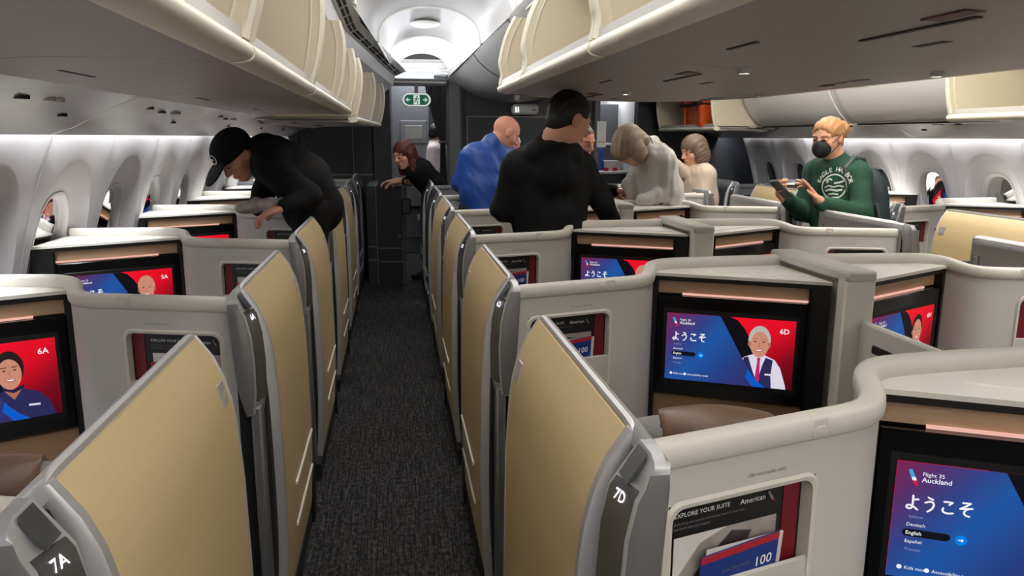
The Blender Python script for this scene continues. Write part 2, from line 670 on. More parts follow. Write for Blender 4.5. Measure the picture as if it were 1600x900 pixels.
def side_bin(side, y0, y1, lip=1.632, z=1.602, label='', lip1=None, group=None, under=True):
    """an open pivot bin over the window suites"""
    lip1 = lip if lip1 is None else lip1
    t = thing('overhead_bin', (X0 + side * lip, (y0 + y1) / 2, z), label, 'overhead bin', 'overhead bins of the cabin')
    org = t.location.copy()

    def S(o, y, zz):
        sh = (lip1 - lip) * (y - y0) / (y1 - y0)
        return (X0 + side * (o + sh) - org.x, y - org.y, zz - org.z)
    g = .010
    ya, yb = y0 + g, y1 - g
    prof = spline([(lip + .03, z + .042), (lip + .008, z + .040), (lip - .004, z + .024), (lip + .006, z + .006), (lip + .04, z), (lip + .06, z + .004)], 4)
    MB().grid([[S(o, y, zz) for o, zz in prof + [(lip + .06, z + .03)]] for y in (ya, yb)], 'lip_cream', closed=True, caps=True).obj('lip', t, 50)
    mb = MB()
    mb.grid([[S(o, y, zz) for o, zz in ((lip + .012, z + .043), (lip + .016, z + .066), (lip + .022, z + .068), (lip + .05, z + .045), (2.56, z + .03), (2.56, z + .016), (lip + .05, z + .022))] for y in (ya + .03, yb - .03)], 'tray_grey', closed=True, caps=True)
    mb.obj('tray', t, 30)
    edge = spline([(lip + .012, z + .045), (lip - .012, z + .13), (lip - .030, z + .25), (lip - .030, z + .34), (lip - .012, z + .42)], 4)
    for yy in (ya + .012, yb - .012):
        bin_end_wall(S, edge, yy, 1, 2.5, z + .46).obj('end_wall', t, 45)
    MB().grid([[S(o, y, zz) for o, zz in ((2.50, z + .03), (2.50, z + .46))] for y in (ya, yb)], 'bin_cream').obj('back_wall', t)
    MB().box(0, 1, ya, yb, 0, .012, 'bin_cream', T=lambda p: S(lip + .10 + p[0] * (2.5 - lip - .10), p[1], z + .50 + p[2])).obj('top_panel', t)
    if under:
        pr = spline([(lip + .05, z + .002), (lip + .2, z + .006), (2.05, z + .004), (2.2, z - .012)], 3)
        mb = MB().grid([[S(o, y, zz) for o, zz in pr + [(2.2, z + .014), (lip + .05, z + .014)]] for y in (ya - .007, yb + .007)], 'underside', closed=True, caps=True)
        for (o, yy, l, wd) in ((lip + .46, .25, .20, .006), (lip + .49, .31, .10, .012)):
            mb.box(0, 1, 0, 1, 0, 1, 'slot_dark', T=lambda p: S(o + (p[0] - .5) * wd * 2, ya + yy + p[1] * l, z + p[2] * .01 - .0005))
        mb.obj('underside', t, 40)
    return t


OPEN_L = 'open bins over the left window suites'
names = ['open cream overhead bin at left, behind the photographer', 'open cream overhead bin right above the nearest left suite',
         'open cream overhead bin at the upper left corner of the view', 'second open cream bin on the left, its whole end wall in view',
         'third open cream bin on the left, counted from the photographer', 'fourth open cream bin on the left, narrow sliver of end wall']
for k in range(-2, 4):
    side_bin(-1, 1.62 + 1.215 * (k - 1), 1.62 + 1.215 * k, label=names[k + 2])
side_bin(-1, 5.30, 6.55, lip=1.60, z=1.553, lip1=1.54, label='left open cream bin hanging lower, last but one before the dark closet')
side_bin(-1, 6.57, 7.85, lip=1.54, z=1.553, lip1=1.48, label='left open cream bin hanging lower, farthest one beside the exit sign')
side_bin(1, 0.30, 1.50, lip=1.66, z=1.553, label='open cream bin at far right, outside the view behind')
side_bin(1, 1.52, 2.70, lip=1.66, z=1.553, label='open cream bin on the right, nearer the photographer')
side_bin(1, 2.72, 3.90, lip=1.66, z=1.553, label='open cream bin at the right edge of the view above the gold doors')
bag_bin = side_bin(1, 7.02, 8.60, lip=1.66, z=1.530, label='open cream bin on the right holding the orange bag')


def closed_bin(y0, y1, label):
    t = thing('overhead_bin', (X0 + 1.95, (y0 + y1) / 2, 1.57), label, 'overhead bin', 'overhead bins of the cabin')
    org = t.location.copy()

    def S(o, y, z):
        return (X0 + o - org.x, y - org.y, z - org.z)
    pr = spline([(2.14, 1.572), (2.09, 1.585), (2.02, 1.64), (1.94, 1.75), (1.86, 1.90), (1.76, 2.05), (1.66, 2.2)], 4)
    MB().grid([[S(o, y, z) for o, z in pr + [(2.5, 2.2), (2.5, 1.572)]] for y in (y0 + .05, y1 - .05)], 'closed_bin', closed=True, caps=True).obj('door', t, 40)
    MB().grid([[S(o + .012, y, z + .003) for o, z in pr + [(2.5, 2.2), (2.5, 1.575)]] for y in (y0 - .003, y1 + .003)], 'fairing', closed=True, caps=True).obj('frame', t, 40)
    mb = MB()
    mb.box(2.10, 2.2, y0 + .05, y1 - .05, 1.560, 1.571, 'slot_dark', T=lambda p: S(*p))
    mb.obj('shadow_gap', t)
    mb = MB()
    mb.ellipsoid(S(1.88, y1 - .35, 1.865), (.02, .06, .03), 'silver_matt')
    mb.obj('latch', t, 40)
    return t


closed_bin(3.92, 5.46, 'closed pale grey bin on the right, nearer half above the masked woman')
closed_bin(5.47, 7.00, 'closed pale grey bin on the right, next to the orange bag')
# lower fairing rail under the closed bins
mb = MB()
pr = [(1.97, 1.562), (2.02, 1.545), (2.22, 1.590), (2.22, 1.60), (2.0, 1.57)]
for yy0, yy1 in ((3.92, 7.0), (0.3, 3.92), (7.0, 8.9)):
    mb.grid([[(X0 + o + (.1 if yy0 == 3.92 else 0), y, z) for o, z in ((2.0, 1.562), (2.03, 1.556), (2.22, 1.588), (2.22, 1.60), (2.0, 1.575))] for y in (yy0, yy1)], 'psu', closed=True, caps=True)
trim(mb.obj('bin_rail', None, 40))

# headers over the side bins and the vent rails along the vaults
for side in (-1, 1):
    mb = MB()
    sec = [(-2.6, 0, 0), (5.9, 0, 0), (8.5, -.36, -.12)]

    def SEC(pts):
        return [[(X0 + side * (o + dx), y, z + dz) for o, z in pts] for y, dx, dz in sec]
    mb.grid(SEC([(1.80, 2.05), (1.715, 2.12), (1.69, 2.215), (1.70, 2.24), (1.9, 2.24), (1.9, 2.05)]), 'ceiling_white', closed=True, caps=True)
    trim(mb.obj('bin_header', None, 30))
    mb = MB()
    mb.grid(SEC([(1.69, 2.222), (1.665, 2.225), (1.605, 2.255), (1.575, 2.27), (1.60, 2.30), (1.70, 2.26)]), 'ceiling_edge', closed=True, caps=True)
    trim(mb.obj('vent_rail', None, 40))
    mb = MB()
    for k in range(28):
        y = -1.0 + k * .35
        if y > 8.2:
            break
        f = 0 if y < 5.9 else (y - 5.9) / 2.6
        f2 = 0 if y + .3 < 5.9 else (y + .3 - 5.9) / 2.6
        for a0, z0 in ((1.655, 2.2245), (1.628, 2.2375)):
            mb.grid([[(X0 + side * (a0 + q - .36 * ff), yy, z0 - q * .5 - .003 - .12 * ff) for q in (-.009, .009)] for yy, ff in ((y, f), (y + .3, f2))], 'slot_dark')
    trim(mb.obj('vent_slots'))

# vaults over the two aisles
def vault(mirror):
    def X(x):
        return 2 * X0 - x if mirror else x
    # (y, left x, right x, edge z, crown z)
    secs = [(-2.6, -.23, .80, 2.26, 2.62), (4.95, -.23, .80, 2.26, 2.62), (5.0, -.215, .785, 2.262, 2.60), (5.05, -.23, .80, 2.26, 2.60), (6.45, -.12, .74, 2.215, 2.52),
            (6.5, -.10, .72, 2.215, 2.50), (6.55, -.11, .735, 2.21, 2.51), (8.5, .05, .60, 2.10, 2.335)]
    rows = []
    for y, a, b, ze, zc in secs:
        row = []
        for k in range(25):
            t = math.pi * k / 24
            cx, hw = (a + b) / 2, (b - a) / 2
            row.append((X(cx - hw * math.cos(t)), y, ze + (zc - ze) * math.sin(t) ** .75))
        rows.append(row)
    trim(MB().grid(rows, 'ceiling_white').obj('ceiling_vault', None, 40), 'ceiling')
    mb = MB()
    for yy in (5.0, 6.5, 7.6):
        row = []
        f = np.interp(yy, [5.0, 6.5, 8.5], [0, 1, 2])
        a = np.interp(yy, [5.0, 6.5, 8.5], [-.215, -.10, .05])
        b = np.interp(yy, [5.0, 6.5, 8.5], [.785, .72, .60])
        ze = np.interp(yy, [5.0, 6.5, 8.5], [2.262, 2.215, 2.10])
        zc = np.interp(yy, [5.0, 6.5, 8.5], [2.60, 2.50, 2.335])
        mb.tube([(X((a + b) / 2 - (b - a) / 2 * math.cos(math.pi * k / 20)), yy, ze + (zc - ze) * math.sin(math.pi * k / 20) ** .75 - .004) for k in range(21)], .012, 'ceiling_edge', 6)
    trim(mb.obj('vault_rib', None, 50))
    mb = MB()
    mb.ellipsoid((X(.30), 7.15, 2.445), (.14, .26, .012), 'ceiling_edge', 20, 6)
    trim(mb.obj('ceiling_lamp_trim', None, 60))
    # outer skin closing the vault edges to the headers and the centre
    mb = MB()
    mb.grid([[(X(-.9), y, 2.75), (X(1.36), y, 2.75)] for y in (Y0, 8.5)], 'black_matt')
    trim(mb.obj('crown_panel', None))


vault(False)
vault(True)
# far ceiling of the entrance, beyond the arch
mb = MB()
mb.grid([[(-.6, y, 2.30 + dz), (.33, y, 2.42 + dz), (1.1, y, 2.30 + dz)] for y, dz in ((8.5, 0), (11.4, -.05))], 'ceiling_white')
trim(mb.obj('entry_ceiling', None))
mb = MB()
for k in range(6):
    mb.box(-.4, 1.0, 8.8 + k * .42, 8.812 + k * .42, 2.30, 2.395, 'line_grey')
trim(mb.obj('ceiling_joint', None))
# arch ring at the end of the vault
mb = MB()
rows = []
for sc, z0 in ((1.0, 0), (1.03, .06), (1.7, .5)):
    rows.append([(.325 - .275 * sc * math.cos(math.pi * k / 20), 8.5, 2.10 + (.235 + z0) * math.sin(math.pi * k / 20) ** .75 - (.0 if z0 == 0 else .0)) for k in range(21)])
mb.grid(rows, 'ceiling_white')
trim(mb.obj('vault_end', None))

# ------------------------------------------------------------------ centre bins
def centre_bin(side, y0, y1, label, last=False):
    lip, z = .790, 1.693
    t = thing('overhead_bin', (X0 + side * lip, (y0 + y1) / 2, z), label, 'overhead bin', 'overhead bins of the cabin')
    org = t.location.copy()

    def S(o, y, zz):
        return (X0 + side * o - org.x, y - org.y, zz - org.z)
    ya, yb = y0 + .010, y1 - .010
    prof = spline([(lip - .03, z + .046), (lip - .006, z + .044), (lip + .006, z + .026), (lip - .004, z + .006), (lip - .04, z), (lip - .06, z + .004)], 4)
    MB().grid([[S(o, y, zz) for o, zz in prof + [(lip - .06, z + .03)]] for y in (ya, yb)], 'lip_cream', closed=True, caps=True).obj('lip', t, 50)
    MB().grid([[S(o, y, zz) for o, zz in ((lip - .012, z + .046), (lip - .016, z + .072), (lip - .022, z + .074), (lip - .05, z + .048), (.30, z + .03), (.30, z + .016), (lip - .05, z + .022))] for y in (ya + .03, yb - .03)], 'tray_grey', closed=True, caps=True).obj('tray', t, 30)
    edge = spline([(lip - .012, z + .045), (lip - .022, z + .10), (lip - .012, z + .17), (lip - .045, z + .30), (lip - .095, z + .40)], 4)
    Sm = lambda o, y, zz: S(2 * .45 - o, y, zz)
    edge_m = [(2 * .45 - o, zz) for o, zz in edge]
    for yy in (ya + .012, yb - .012):
        bin_end_wall(Sm, edge_m, yy, 1, 2 * .45 - .34, z + .375).obj('end_wall', t, 45)
    MB().grid([[S(o, y, zz) for o, zz in ((.34, z + .03), (.34, z + .40))] for y in (ya, yb)], 'bin_cream').obj('back_wall', t)
    MB().box(0, 1, ya, yb, 0, .012, 'bin_cream', T=lambda p: S(.34 + p[0] * .30, p[1], z + .44 + p[2])).obj('top_panel', t)
    return t


cy = [-.21, 1.018, 2.246, 3.475, 4.26]
for i in range(4):
    centre_bin(-1, cy[i], cy[i + 1], ['open centre bin above the photographer', 'open cream centre bin at the top edge of the view, nearest one over the aisle',
                                    'open cream centre bin over the left aisle, long one in mid view', 'short open cream centre bin, last one over the left aisle'][i])
    centre_bin(1, cy[i], cy[i + 1], ['centre bin on its right aisle side, above the photographer', 'centre bin facing the right aisle, nearest',
                                   'centre bin facing the right aisle, middle of the row', 'short centre bin facing the right aisle, last of the row'][i])
# underside of the centre bins
for i in range(4):
    ya, yb = cy[i], cy[i + 1]
    mb = MB()
    pr = spline([(-.755, 1.695), (-.62, 1.690), (-.36, 1.668), (0, 1.660), (.36, 1.668), (.62, 1.690), (.755, 1.695)], 4)
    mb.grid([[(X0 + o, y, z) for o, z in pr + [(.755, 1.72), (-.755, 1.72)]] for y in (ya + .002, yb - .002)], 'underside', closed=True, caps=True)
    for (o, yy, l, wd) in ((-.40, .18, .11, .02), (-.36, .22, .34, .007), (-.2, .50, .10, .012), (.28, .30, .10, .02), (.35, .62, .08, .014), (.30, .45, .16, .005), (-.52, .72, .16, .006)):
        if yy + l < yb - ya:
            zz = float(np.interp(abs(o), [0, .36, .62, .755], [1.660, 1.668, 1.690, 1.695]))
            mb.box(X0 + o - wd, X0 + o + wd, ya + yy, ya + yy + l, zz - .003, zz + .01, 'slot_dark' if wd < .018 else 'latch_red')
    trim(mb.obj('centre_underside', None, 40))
# added fill spots under the centre bins, in short collars, they brighten the suites
for k_, y_ in enumerate((1.05, 2.23, 3.41)):
    for s_ in (-1, 1):
        rl = thing('bin_fill_lamp', (X0 + s_ * .32, y_, 1.655), 'small added fill lamp under the centre bins, %s %s' % (('nearest', 'middle', 'farthest')[k_], 'left' if s_ < 0 else 'right'), 'lamp', 'added fill lamps under the centre bins')
        mb = MB()
        mb.grid([[(r_ * math.cos(2 * math.pi * q / 20), r_ * math.sin(2 * math.pi * q / 20), z_) for q in range(20)] for r_, z_ in ((.021, .012), (.021, -.004), (.019, -.006), (.0165, -.005), (.015, .012))], 'tray_grey', closed=True)
        mb.obj('collar', rl, 50)
        ld = bpy.data.lights.new('bin_fill_spot', 'SPOT')
        ld.energy, ld.spot_size, ld.spot_blend, ld.shadow_soft_size, ld.color = 9.0, math.radians(118), 1.0, .011, (1, .97, .92)
        lo = bpy.data.objects.new('bin_fill_spot', ld)
        lo.location = (0, 0, .010)
        COL.objects.link(lo)
        lo.parent = rl
# rounded forward end of the underside
mb = MB()
rows = []
for k in range(9):
    t = math.pi / 2 * k / 8
    rows.append([(X0 + (.755 - .35 * (1 - math.cos(t))) * math.sin(a), 4.258 + .42 * math.sin(t) * max(0, math.cos(a)) ** .5, 1.66 + .035 * abs(math.sin(a)) ** 2 + .16 * (1 - math.cos(t))) for a in [math.pi * (q / 24 - .5) for q in range(25)]])
mb.grid(rows, 'underside')
trim(mb.obj('centre_end_cap', None, 60))
# unlit void above the centre bins painted as black sheets, and the spine
mb = MB()
mb.box(X0 - .50, X0 + .50, -.21, 4.24, 2.20, 2.23, 'black_matt')
mb.box(X0 - .30, X0 + .30, -.21, 4.20, 1.73, 2.20, 'bin_cream')
for s_ in (-1, 1):
    mb.grid([[(X0 + s_ * .50, y, 2.20), (X0 + s_ * .60, y, 2.275)] for y in (-.21, 4.6)], 'black_matt')
trim(mb.obj('centre_spine', None))
# grey fairing that closes the ceiling between the centre bins and the front monument
for s_ in (-1, 1):
    secs = [(4.25, [(.575, 2.262), (.55, 2.24), (.48, 2.19), (.35, 2.17), (0, 2.165)]), (5.4, [(.575, 2.262), (.53, 2.21), (.44, 2.13), (.3, 2.08), (0, 2.06)]),
            (7.0, [(.64, 2.19), (.58, 2.11), (.44, 2.01), (.26, 1.95), (0, 1.94)]), (8.92, [(.77, 2.08), (.62, 2.02), (.40, 1.92), (.18, 1.865), (0, 1.85)])]
    mb = MB()
    rows = []
    for y, pr in secs:
        rows.append([(X0 + s_ * o, y, z) for o, z in spline(pr, 5)])
    mb.grid(rows, 'fairing')
    trim(mb.obj('centre_fairing', None, 60))
    mb = MB()
    for y in (5.4, 7.0):
        pr = dict(secs)[y]
        mb.tube([(X0 + s_ * o, y, z - .002) for o, z in spline(pr, 5)], .007, 'line_grey', 5)
    trim(mb.obj('fairing_joint', None, 60))
mb = MB()
mb.grid([[(X0 + o, 4.25, z) for o, z in ((-.575, 2.262), (0, 2.262), (.575, 2.262))], [(X0 + o, 4.25, z) for o, z in ((-.575, 2.24), (0, 2.16), (.575, 2.24))]], 'black_matt')
trim(mb.obj('fairing_gap', None))

# ------------------------------------------------------------------ rear wall (behind the photographer) and front bulkheads
struct(MB().box(-2.0, 4.7, Y0 - .05, Y0, 0, 2.75, 'closed_bin').obj('wall_back'))
front = struct(MB().box(X0 - .565, X0 + .965, Y1, Y1 + .06, 0, 2.1, 'bulkhead').obj('wall_front'))
mb = MB()                                                                    # thin frame lines on the centre monument
yb = Y1 - .004
for a, b, c, d in ((.835, .843, .0, 1.695), (.835, 2.28, 1.690, 1.697), (2.272, 2.28, .0, 1.695)):
    mb.box(a, b, yb, Y1 + .01, c, d, 'line_grey')
mb.obj('panel_frame', front)
# left closet wall, in separate panels
for a, b in ((-1.62, -1.05), (-1.04, -.46), (-.45, -.24), (-.23, -.035)):
    MB().box(a, b, Y1 - (.0 if a < -.3 else .04), Y1 + .05, 0, 2.05, 'bulkhead', .004).obj('closet_panel', front, 30)
mb = MB()
mb.box(-.46, -.45, Y1 - .02, Y1 + .04, 0, 2.0, 'line_grey')
mb.box(-1.6, -.04, Y1 - .012, Y1 + .02, 1.03, 1.045, 'line_grey')
mb.obj('closet_trim', front)
# right closet and lavatory walls
for a, b in ((2.84, 3.20), (3.21, 3.70), (3.71, 4.40)):
    MB().box(a, b, Y1 - (.05 if a < 3 else 0), Y1 + .06, 0, 2.1, 'bulkhead', .004).obj('lavatory_panel', front, 30)
mb = MB()
for z in (1.30, 1.58, 1.84):
    mb.box(2.86, 3.18, Y1 - .058, Y1 - .045, z, z + .012, 'slot_dark')
mb.box(2.835, 2.85, Y1 - .058, Y1, 0, 2.05, 'bulk_light')
mb.obj('lavatory_trim', front)
# light columns on both sides of the passages
mb = MB()
mb.prism([(.60, 8.93), (.60, 8.84), (.63, 8.81), (.75, 8.81), (.785, 8.84), (.785, 8.93)], 2, 0, 2.09, 'bulk_light')
mb.obj('column', front, 40)
mb = MB()
mb.prism([(2.315, 8.93), (2.315, 8.85), (2.33, 8.83), (2.38, 8.83), (2.395, 8.85), (2.395, 8.93)], 2, 0, 2.0, 'bulk_light')
mb.obj('column', front, 40)
# header beams over the passages
mb = MB()
mb.box(-.04, .62, 8.80, 8.90, 2.02, 2.10, 'bulk_light', .01)
mb.box(.0, .60, 8.78, 8.80, 2.045, 2.065, 'tray_grey', .004)
mb.box(-.6, -.04, 8.75, 8.9, 2.0, 2.3, 'ceiling_white', .02)
mb.obj('passage_header', front, 30)
mb = MB()
mb.box(2.38, 3.6, 8.86, 8.96, 2.0, 2.3, 'ceiling_white', .01)
mb.obj('passage_header', front, 30)

# the space beyond: entry walls
end = struct(MB().box(-1.8, 4.6, 11.4, 11.5, 0, 2.5, 'bulk_light').obj('wall_end'))
mb = MB()
mb.box(-.05, -.03, 8.95, 11.4, 0, 2.35, 'bulkhead')
mb.box(.76, .80, 8.96, 11.4, 0, 2.35, 'bulkhead')
mb.box(2.30, 2.34, 8.96, 9.6, 0, 2.3, 'bulk_light')
mb.box(3.0, 3.04, 8.96, 11.4, 0, 2.3, 'galley_white')
mb.box(2.0, 3.2, 8.9, 11.4, 2.3, 2.34, 'ceiling_white')
mb.obj('entry_side_wall', end)
# galley door lining: pale with a curved dark-edged frame
mb = MB()
mb.box(2.2, 3.0, 11.0, 11.05, 0, 2.3, 'galley_white')
mb.obj('door_lining', end)
mb = MB()
mb.tube([(3.05 - .10 - .55 * math.cos(t) + .1, 10.98, 1.25 + .62 * math.sin(t)) for t in [math.pi / 2 * k / 12 for k in range(13)]][::-1], .035, 'tray_grey', 8)
mb.tube([(3.0 - .42 * math.cos(t), 10.97, 1.25 + .50 * math.sin(t)) for t in [math.pi / 2 * k / 12 for k in range(13)]][::-1], .02, 'silver_matt', 8)
for k in range(6):
    mb.box(2.44 + .05 * (k % 2), 2.47 + .05 * (k % 2), 10.96, 11.0, 1.56 + .07 * k, 1.585 + .07 * k, 'slot_dark')
mb.box(2.62, 2.66, 10.96, 11, 1.62, 1.68, 'red')
mb.obj('door_frame', end, 40)

# ------------------------------------------------------------------ suites
# local frame: u = distance from the aisle's middle, v = towards the nose, z up.  s mirrors u.
PITCHY = 1.18
UO_Z = [.06, .1, .3, .43, .58, .76, .9, .96, 1.0, 1.035, 1.063]
UO_U = [.305, .298, .287, .285, .286, .289, .299, .312, .327, .345, .368]


def uo(z):
    return float(np.interp(z, UO_Z, UO_U))


def smooth_prof(lo, hi, n=16, d=0.0):
    return [(uo(lo + (hi - lo) * k / n) + d, lo + (hi - lo) * k / n) for k in range(n + 1)]


class Loc:
    """maps (u,v,z) of a suite to the coordinates of its Empty at (.35,.9)"""

    def __init__(s, sg):
        s.sg = sg

    def __call__(s, u, v, z):
        return ((u - .35) * s.sg, v - .9, z)


WP, DW, NW = (.385, .957), (.9635, .2676), (.2676, -.9635)


def Wpt(t, h):
    return WP[0] + DW[0] * t + NW[0] * h, WP[1] + DW[1] * t + NW[1] * h


PATH = [(.385, .957, 1.035), (.56, 1.0056, 1.035), (.70, 1.0445, 1.035), (.76, 1.061, 1.035), (.81, 1.080, 1.036), (.848, 1.112, 1.040), (.868, 1.152, 1.048),
        (.885, 1.190, 1.056), (.920, 1.219, 1.061), (.98, 1.234, 1.062), (1.10, 1.245, 1.062), (1.24, 1.252, 1.062), (1.36, 1.262, 1.062)]
PATH = spline(PATH, 3)
MA, MBp = (.872, 1.178), (1.362, .930)
MD = ((MBp[0] - MA[0]), (MBp[1] - MA[1]))
ML = math.hypot(*MD)
MD = (MD[0] / ML, MD[1] / ML)
MN = (MD[1], -MD[0])                     # towards the passenger


def Mpt(w_, h, z):
    return MA[0] + MD[0] * w_ + MN[0] * h, MA[1] + MD[1] * w_ + MN[1] * h, z


def mbox(mb, L, w0, w1, h0, h1, z0, z1, m, c=0.0):
    mb.box(w0, w1, h0, h1, z0, z1, m, c, T=lambda p: L(*Mpt(p[0], p[1], p[2])))


def wbox(mb, L, t0, t1, h0, h1, z0, z1, m, c=0.0):
    mb.box(t0, t1, h0, h1, z0, z1, m, c, T=lambda p: L(*Wpt(p[0], p[1]), p[2]))


def rrect(x0, x1, z0, z1, r, n=5):
    out = []
    for cx, cz, a in ((x1 - r, z1 - r, 0), (x0 + r, z1 - r, 90), (x0 + r, z0 + r, 180), (x1 - r, z0 + r, 270)):
        for k in range(n + 1):
            t = math.radians(a + 90 * k / n)
            out.append((cx + r * math.cos(t), cz + r * math.sin(t)))
    return out


PT0, PT1, PZ0, PZ1 = .042, .325, .690, .937          # pocket opening on the wall


POST_FACE = [(.3075, .775), (.3065, .88), (.3110, .95), (.3218, 1.002), (.3310, 1.016)]


def slant(v):
    return .019 * max(0, min(1, (.925 - v) / .063))


def build_shell_parts(sg, window):
    L = Loc(sg)
    out = {}
    # partition wall with the pocket opening
    mb = MB()
    for t0, t1, z0, z1 in ((-.01, PT0, .03, 1.01), (PT1, .39, .03, 1.01), (PT0, PT1, .03, PZ0), (PT0, PT1, PZ1, 1.01)):
        wbox(mb, L, t0, t1, -.030, 0, z0, z1, 'shell')
    rows = []
    for u, v, z in PATH:
        if u >= .755:
            rows.append((u, v, z))
    poly = []
    for i, (u, v, z) in enumerate(rows):
        a = rows[max(i - 1, 0)]
        b = rows[min(i + 1, len(rows) - 1)]
        d = Vector((b[0] - a[0], b[1] - a[1])).normalized()
        n = Vector((d.y, -d.x))
        poly.append([L(u, v, .03), L(u, v, z - .020), L(u - n.x * .03, v - n.y * .03, z - .020), L(u - n.x * .03, v - n.y * .03, .03)])
    mb.grid(poly, 'shell', closed=True, caps=True)
    out['partition'] = mb.mesh('partition', 40)
    # padded cap along the top
    mb = MB()
    rows = []
    sec = [(math.cos(t), math.sin(t)) for t in [2 * math.pi * k / 14 for k in range(14)]]
    for i, (u, v, z) in enumerate(PATH):
        a = PATH[max(i - 1, 0)]
        b = PATH[min(i + 1, len(PATH) - 1)]
        d = Vector((b[0] - a[0], b[1] - a[1])).normalized()
        n = Vector((d.y, -d.x))
        row = []
        for c, s_ in sec:
            h = -.013 + .0215 * math.copysign(abs(c) ** .6, c)
            zz = z - .020 + .021 * math.copysign(abs(s_) ** .6, s_)
            row.append(L(u + n.x * h, v + n.y * h, zz))
        rows.append(row)
    mb.grid(rows, 'cap', closed=True, caps=True)
    out['cap_rail'] = mb.mesh('cap_rail', 60)
    mb = MB()
    wbox(mb, L, .30, .335, -.022, .0092, 1.003, 1.0348, 'cap', .003)
    wbox(mb, L, .308, .327, -.018, .0109, 1.008, 1.022, 'cap', .002)
    out['cap_clip'] = mb.mesh('cap_clip', 40)
    # pocket: rounded rim, recess, holder front
    mb = MB()
    inner = rrect(PT0 + .006, PT1 - .006, PZ0 + .004, PZ1 - .006, .022)
    outer = rrect(PT0 - .006, PT1 + .006, PZ0 - .008, PZ1 + .006, .028)
    mid = rrect(PT0 - .001, PT1 + .001, PZ0 - .003, PZ1 + .001, .025)
    rr = [[L(*Wpt(a, h), b) for a, b in q] for q, h in ((outer, .0005), (mid, .005), (inner, .003), (inner, -.030))]
    mb.grid(rr, 'cap', closed=True)
    out['pocket_rim'] = mb.mesh('pocket_rim', 50)
    mb = MB()
    wbox(mb, L, PT0 - .002, PT1 + .002, -.040, -.036, PZ0 - .01, PZ1 + .01, 'black_matt')
    for a, b in ((PT0 - .004, PT0 + .002), (PT1 - .002, PT1 + .004)):
        wbox(mb, L, a, b, -.050, -.004, PZ0 - .01, PZ1 + .01, 'shell')
    wbox(mb, L, PT0, PT1, -.05, -.004, PZ1, PZ1 + .006, 'black_matt')
    out['pocket_recess'] = mb.mesh('pocket_recess')
    mb = MB()
    wbox(mb, L, PT0 + .002, PT1 - .002, -.008, .000, PZ0 - .12, .795, 'shell', .004)
    wbox(mb, L, PT0 + .07, PT0 + .15, -.001, .0025, .745, .762, 'tray_grey', .003)
    out['pocket_holder'] = mb.mesh('pocket_holder', 40)
    # monitor unit
    mb = MB()
    W1 = ML if not window else ML + .02
    mbox(mb, L, 0, .021, -.05, 0, .30, 1.018, 'black')
    mbox(mb, L, 0, W1, -.05, 0, 1.004, 1.018, 'black')
    mbox(mb, L, .489, W1, -.05, -.004, .30, 1.004, 'black')
    mbox(mb, L, .487, .495, -.05, 0, .40, 1.004, 'black_gloss')
    mbox(mb, L, .0, W1, -.06, -.045, .25, 1.01, 'black')
    out['monitor_frame'] = mb.mesh('monitor_frame')
    mb = MB()
    mbox(mb, L, .022, .488, -.046, -.030, .958, 1.004, 'wood')
    out['wood_strip'] = mb.mesh('wood_strip')
    mb = MB()
    mbox(mb, L, .10, .486, -.028, -.022, .9545, .9605, 'led_pink')
    out['light_strip'] = mb.mesh('light_strip')
    mb = MB()
    mbox(mb, L, .021, .487, -.035, -.004, .617, .953, 'black_gloss', .004)
    mbox(mb, L, .045, .466, -.006, -.0032, .655, .912, 'black', .001)
    out['monitor'] = mb.mesh('monitor', 30)
    mb = MB()
    mbox(mb, L, .008, .488, -.045, -.02, .36, .612, 'wood_shade', .003)
    out['wood_panel'] = mb.mesh('wood_panel', 30)
    # top plate of the monitor box with its inset tray
    mb = MB()
    back = [(u, v - .004) for u, v, z in PATH if u > .90]
    fA, fB = Mpt(.0, .006, 0), Mpt(W1, .006, 0)
    edge = [(fA[0] + .004, fA[1])] + [(p[0], p[1]) for p in back] + [(fB[0], back[-1][1])] + [(fB[0], fB[1])]
    mb.grid([[L(a, b, z) for a, b in edge] for z in (1.019, 1.029)], 'panel_top', closed=True, caps=True)
    c = (sum(e[0] for e in edge) / len(edge), sum(e[1] for e in edge) / len(edge))
    tri = [Mpt(.16, -.075, 0), Mpt(.20, -.062, 0), Mpt(W1 - .07, -.055, 0), Mpt(W1 - .05, -.075, 0)]
    tri = [(a, b) for a, b, _ in tri] + [(fB[0] - .05, back[-1][1] - .075), (fB[0] - .07, back[-1][1] - .055), (1.10, 1.185)]
    mb.grid([[L(a, b, 1.0292) for a, b in tri], [L(a, b, 1.0335) for a, b in [(c[0] + (a - c[0]) * .97, c[1] + (b - c[1]) * .97) for a, b in tri]]], 'panel_top', closed=True, caps=True)
    out['top_panel'] = mb.mesh('top_panel', 40)
    # inner side shell next to the door, silver rail on top
    mb = MB()
    pr = smooth_prof(.05, 1.035, 14, .030)
    mb.grid([[L(u, v, z) for u, z in pr + [(.386, 1.035), (.386, .05)]] for v in (.93, 1.655)], 'shell', closed=True, caps=True)
    out['side_shell'] = mb.mesh('side_shell', 40)
    mb = MB()
    rows = [[L(u, v, z) for u, z in ((.364, 1.040), (.367, 1.059), (.372, 1.065), (.381, 1.064), (.388, 1.054), (.388, 1.030), (.383, 1.026))] for v in (.922, 1.64)]
    rows.append([L(u, 1.658, z) for u, z in ((.367, 1.040), (.370, 1.054), (.374, 1.058), (.380, 1.056), (.384, 1.048), (.384, 1.032), (.381, 1.03))])
    mb.grid(rows, 'silver', closed=True, caps=True)
    out['top_rail'] = mb.mesh('top_rail', 50)
    mb = MB()
    mb.box(.376, .3875, 1.60, 1.648, .90, .99, 'silver_matt', .004, T=lambda p: L(*p))
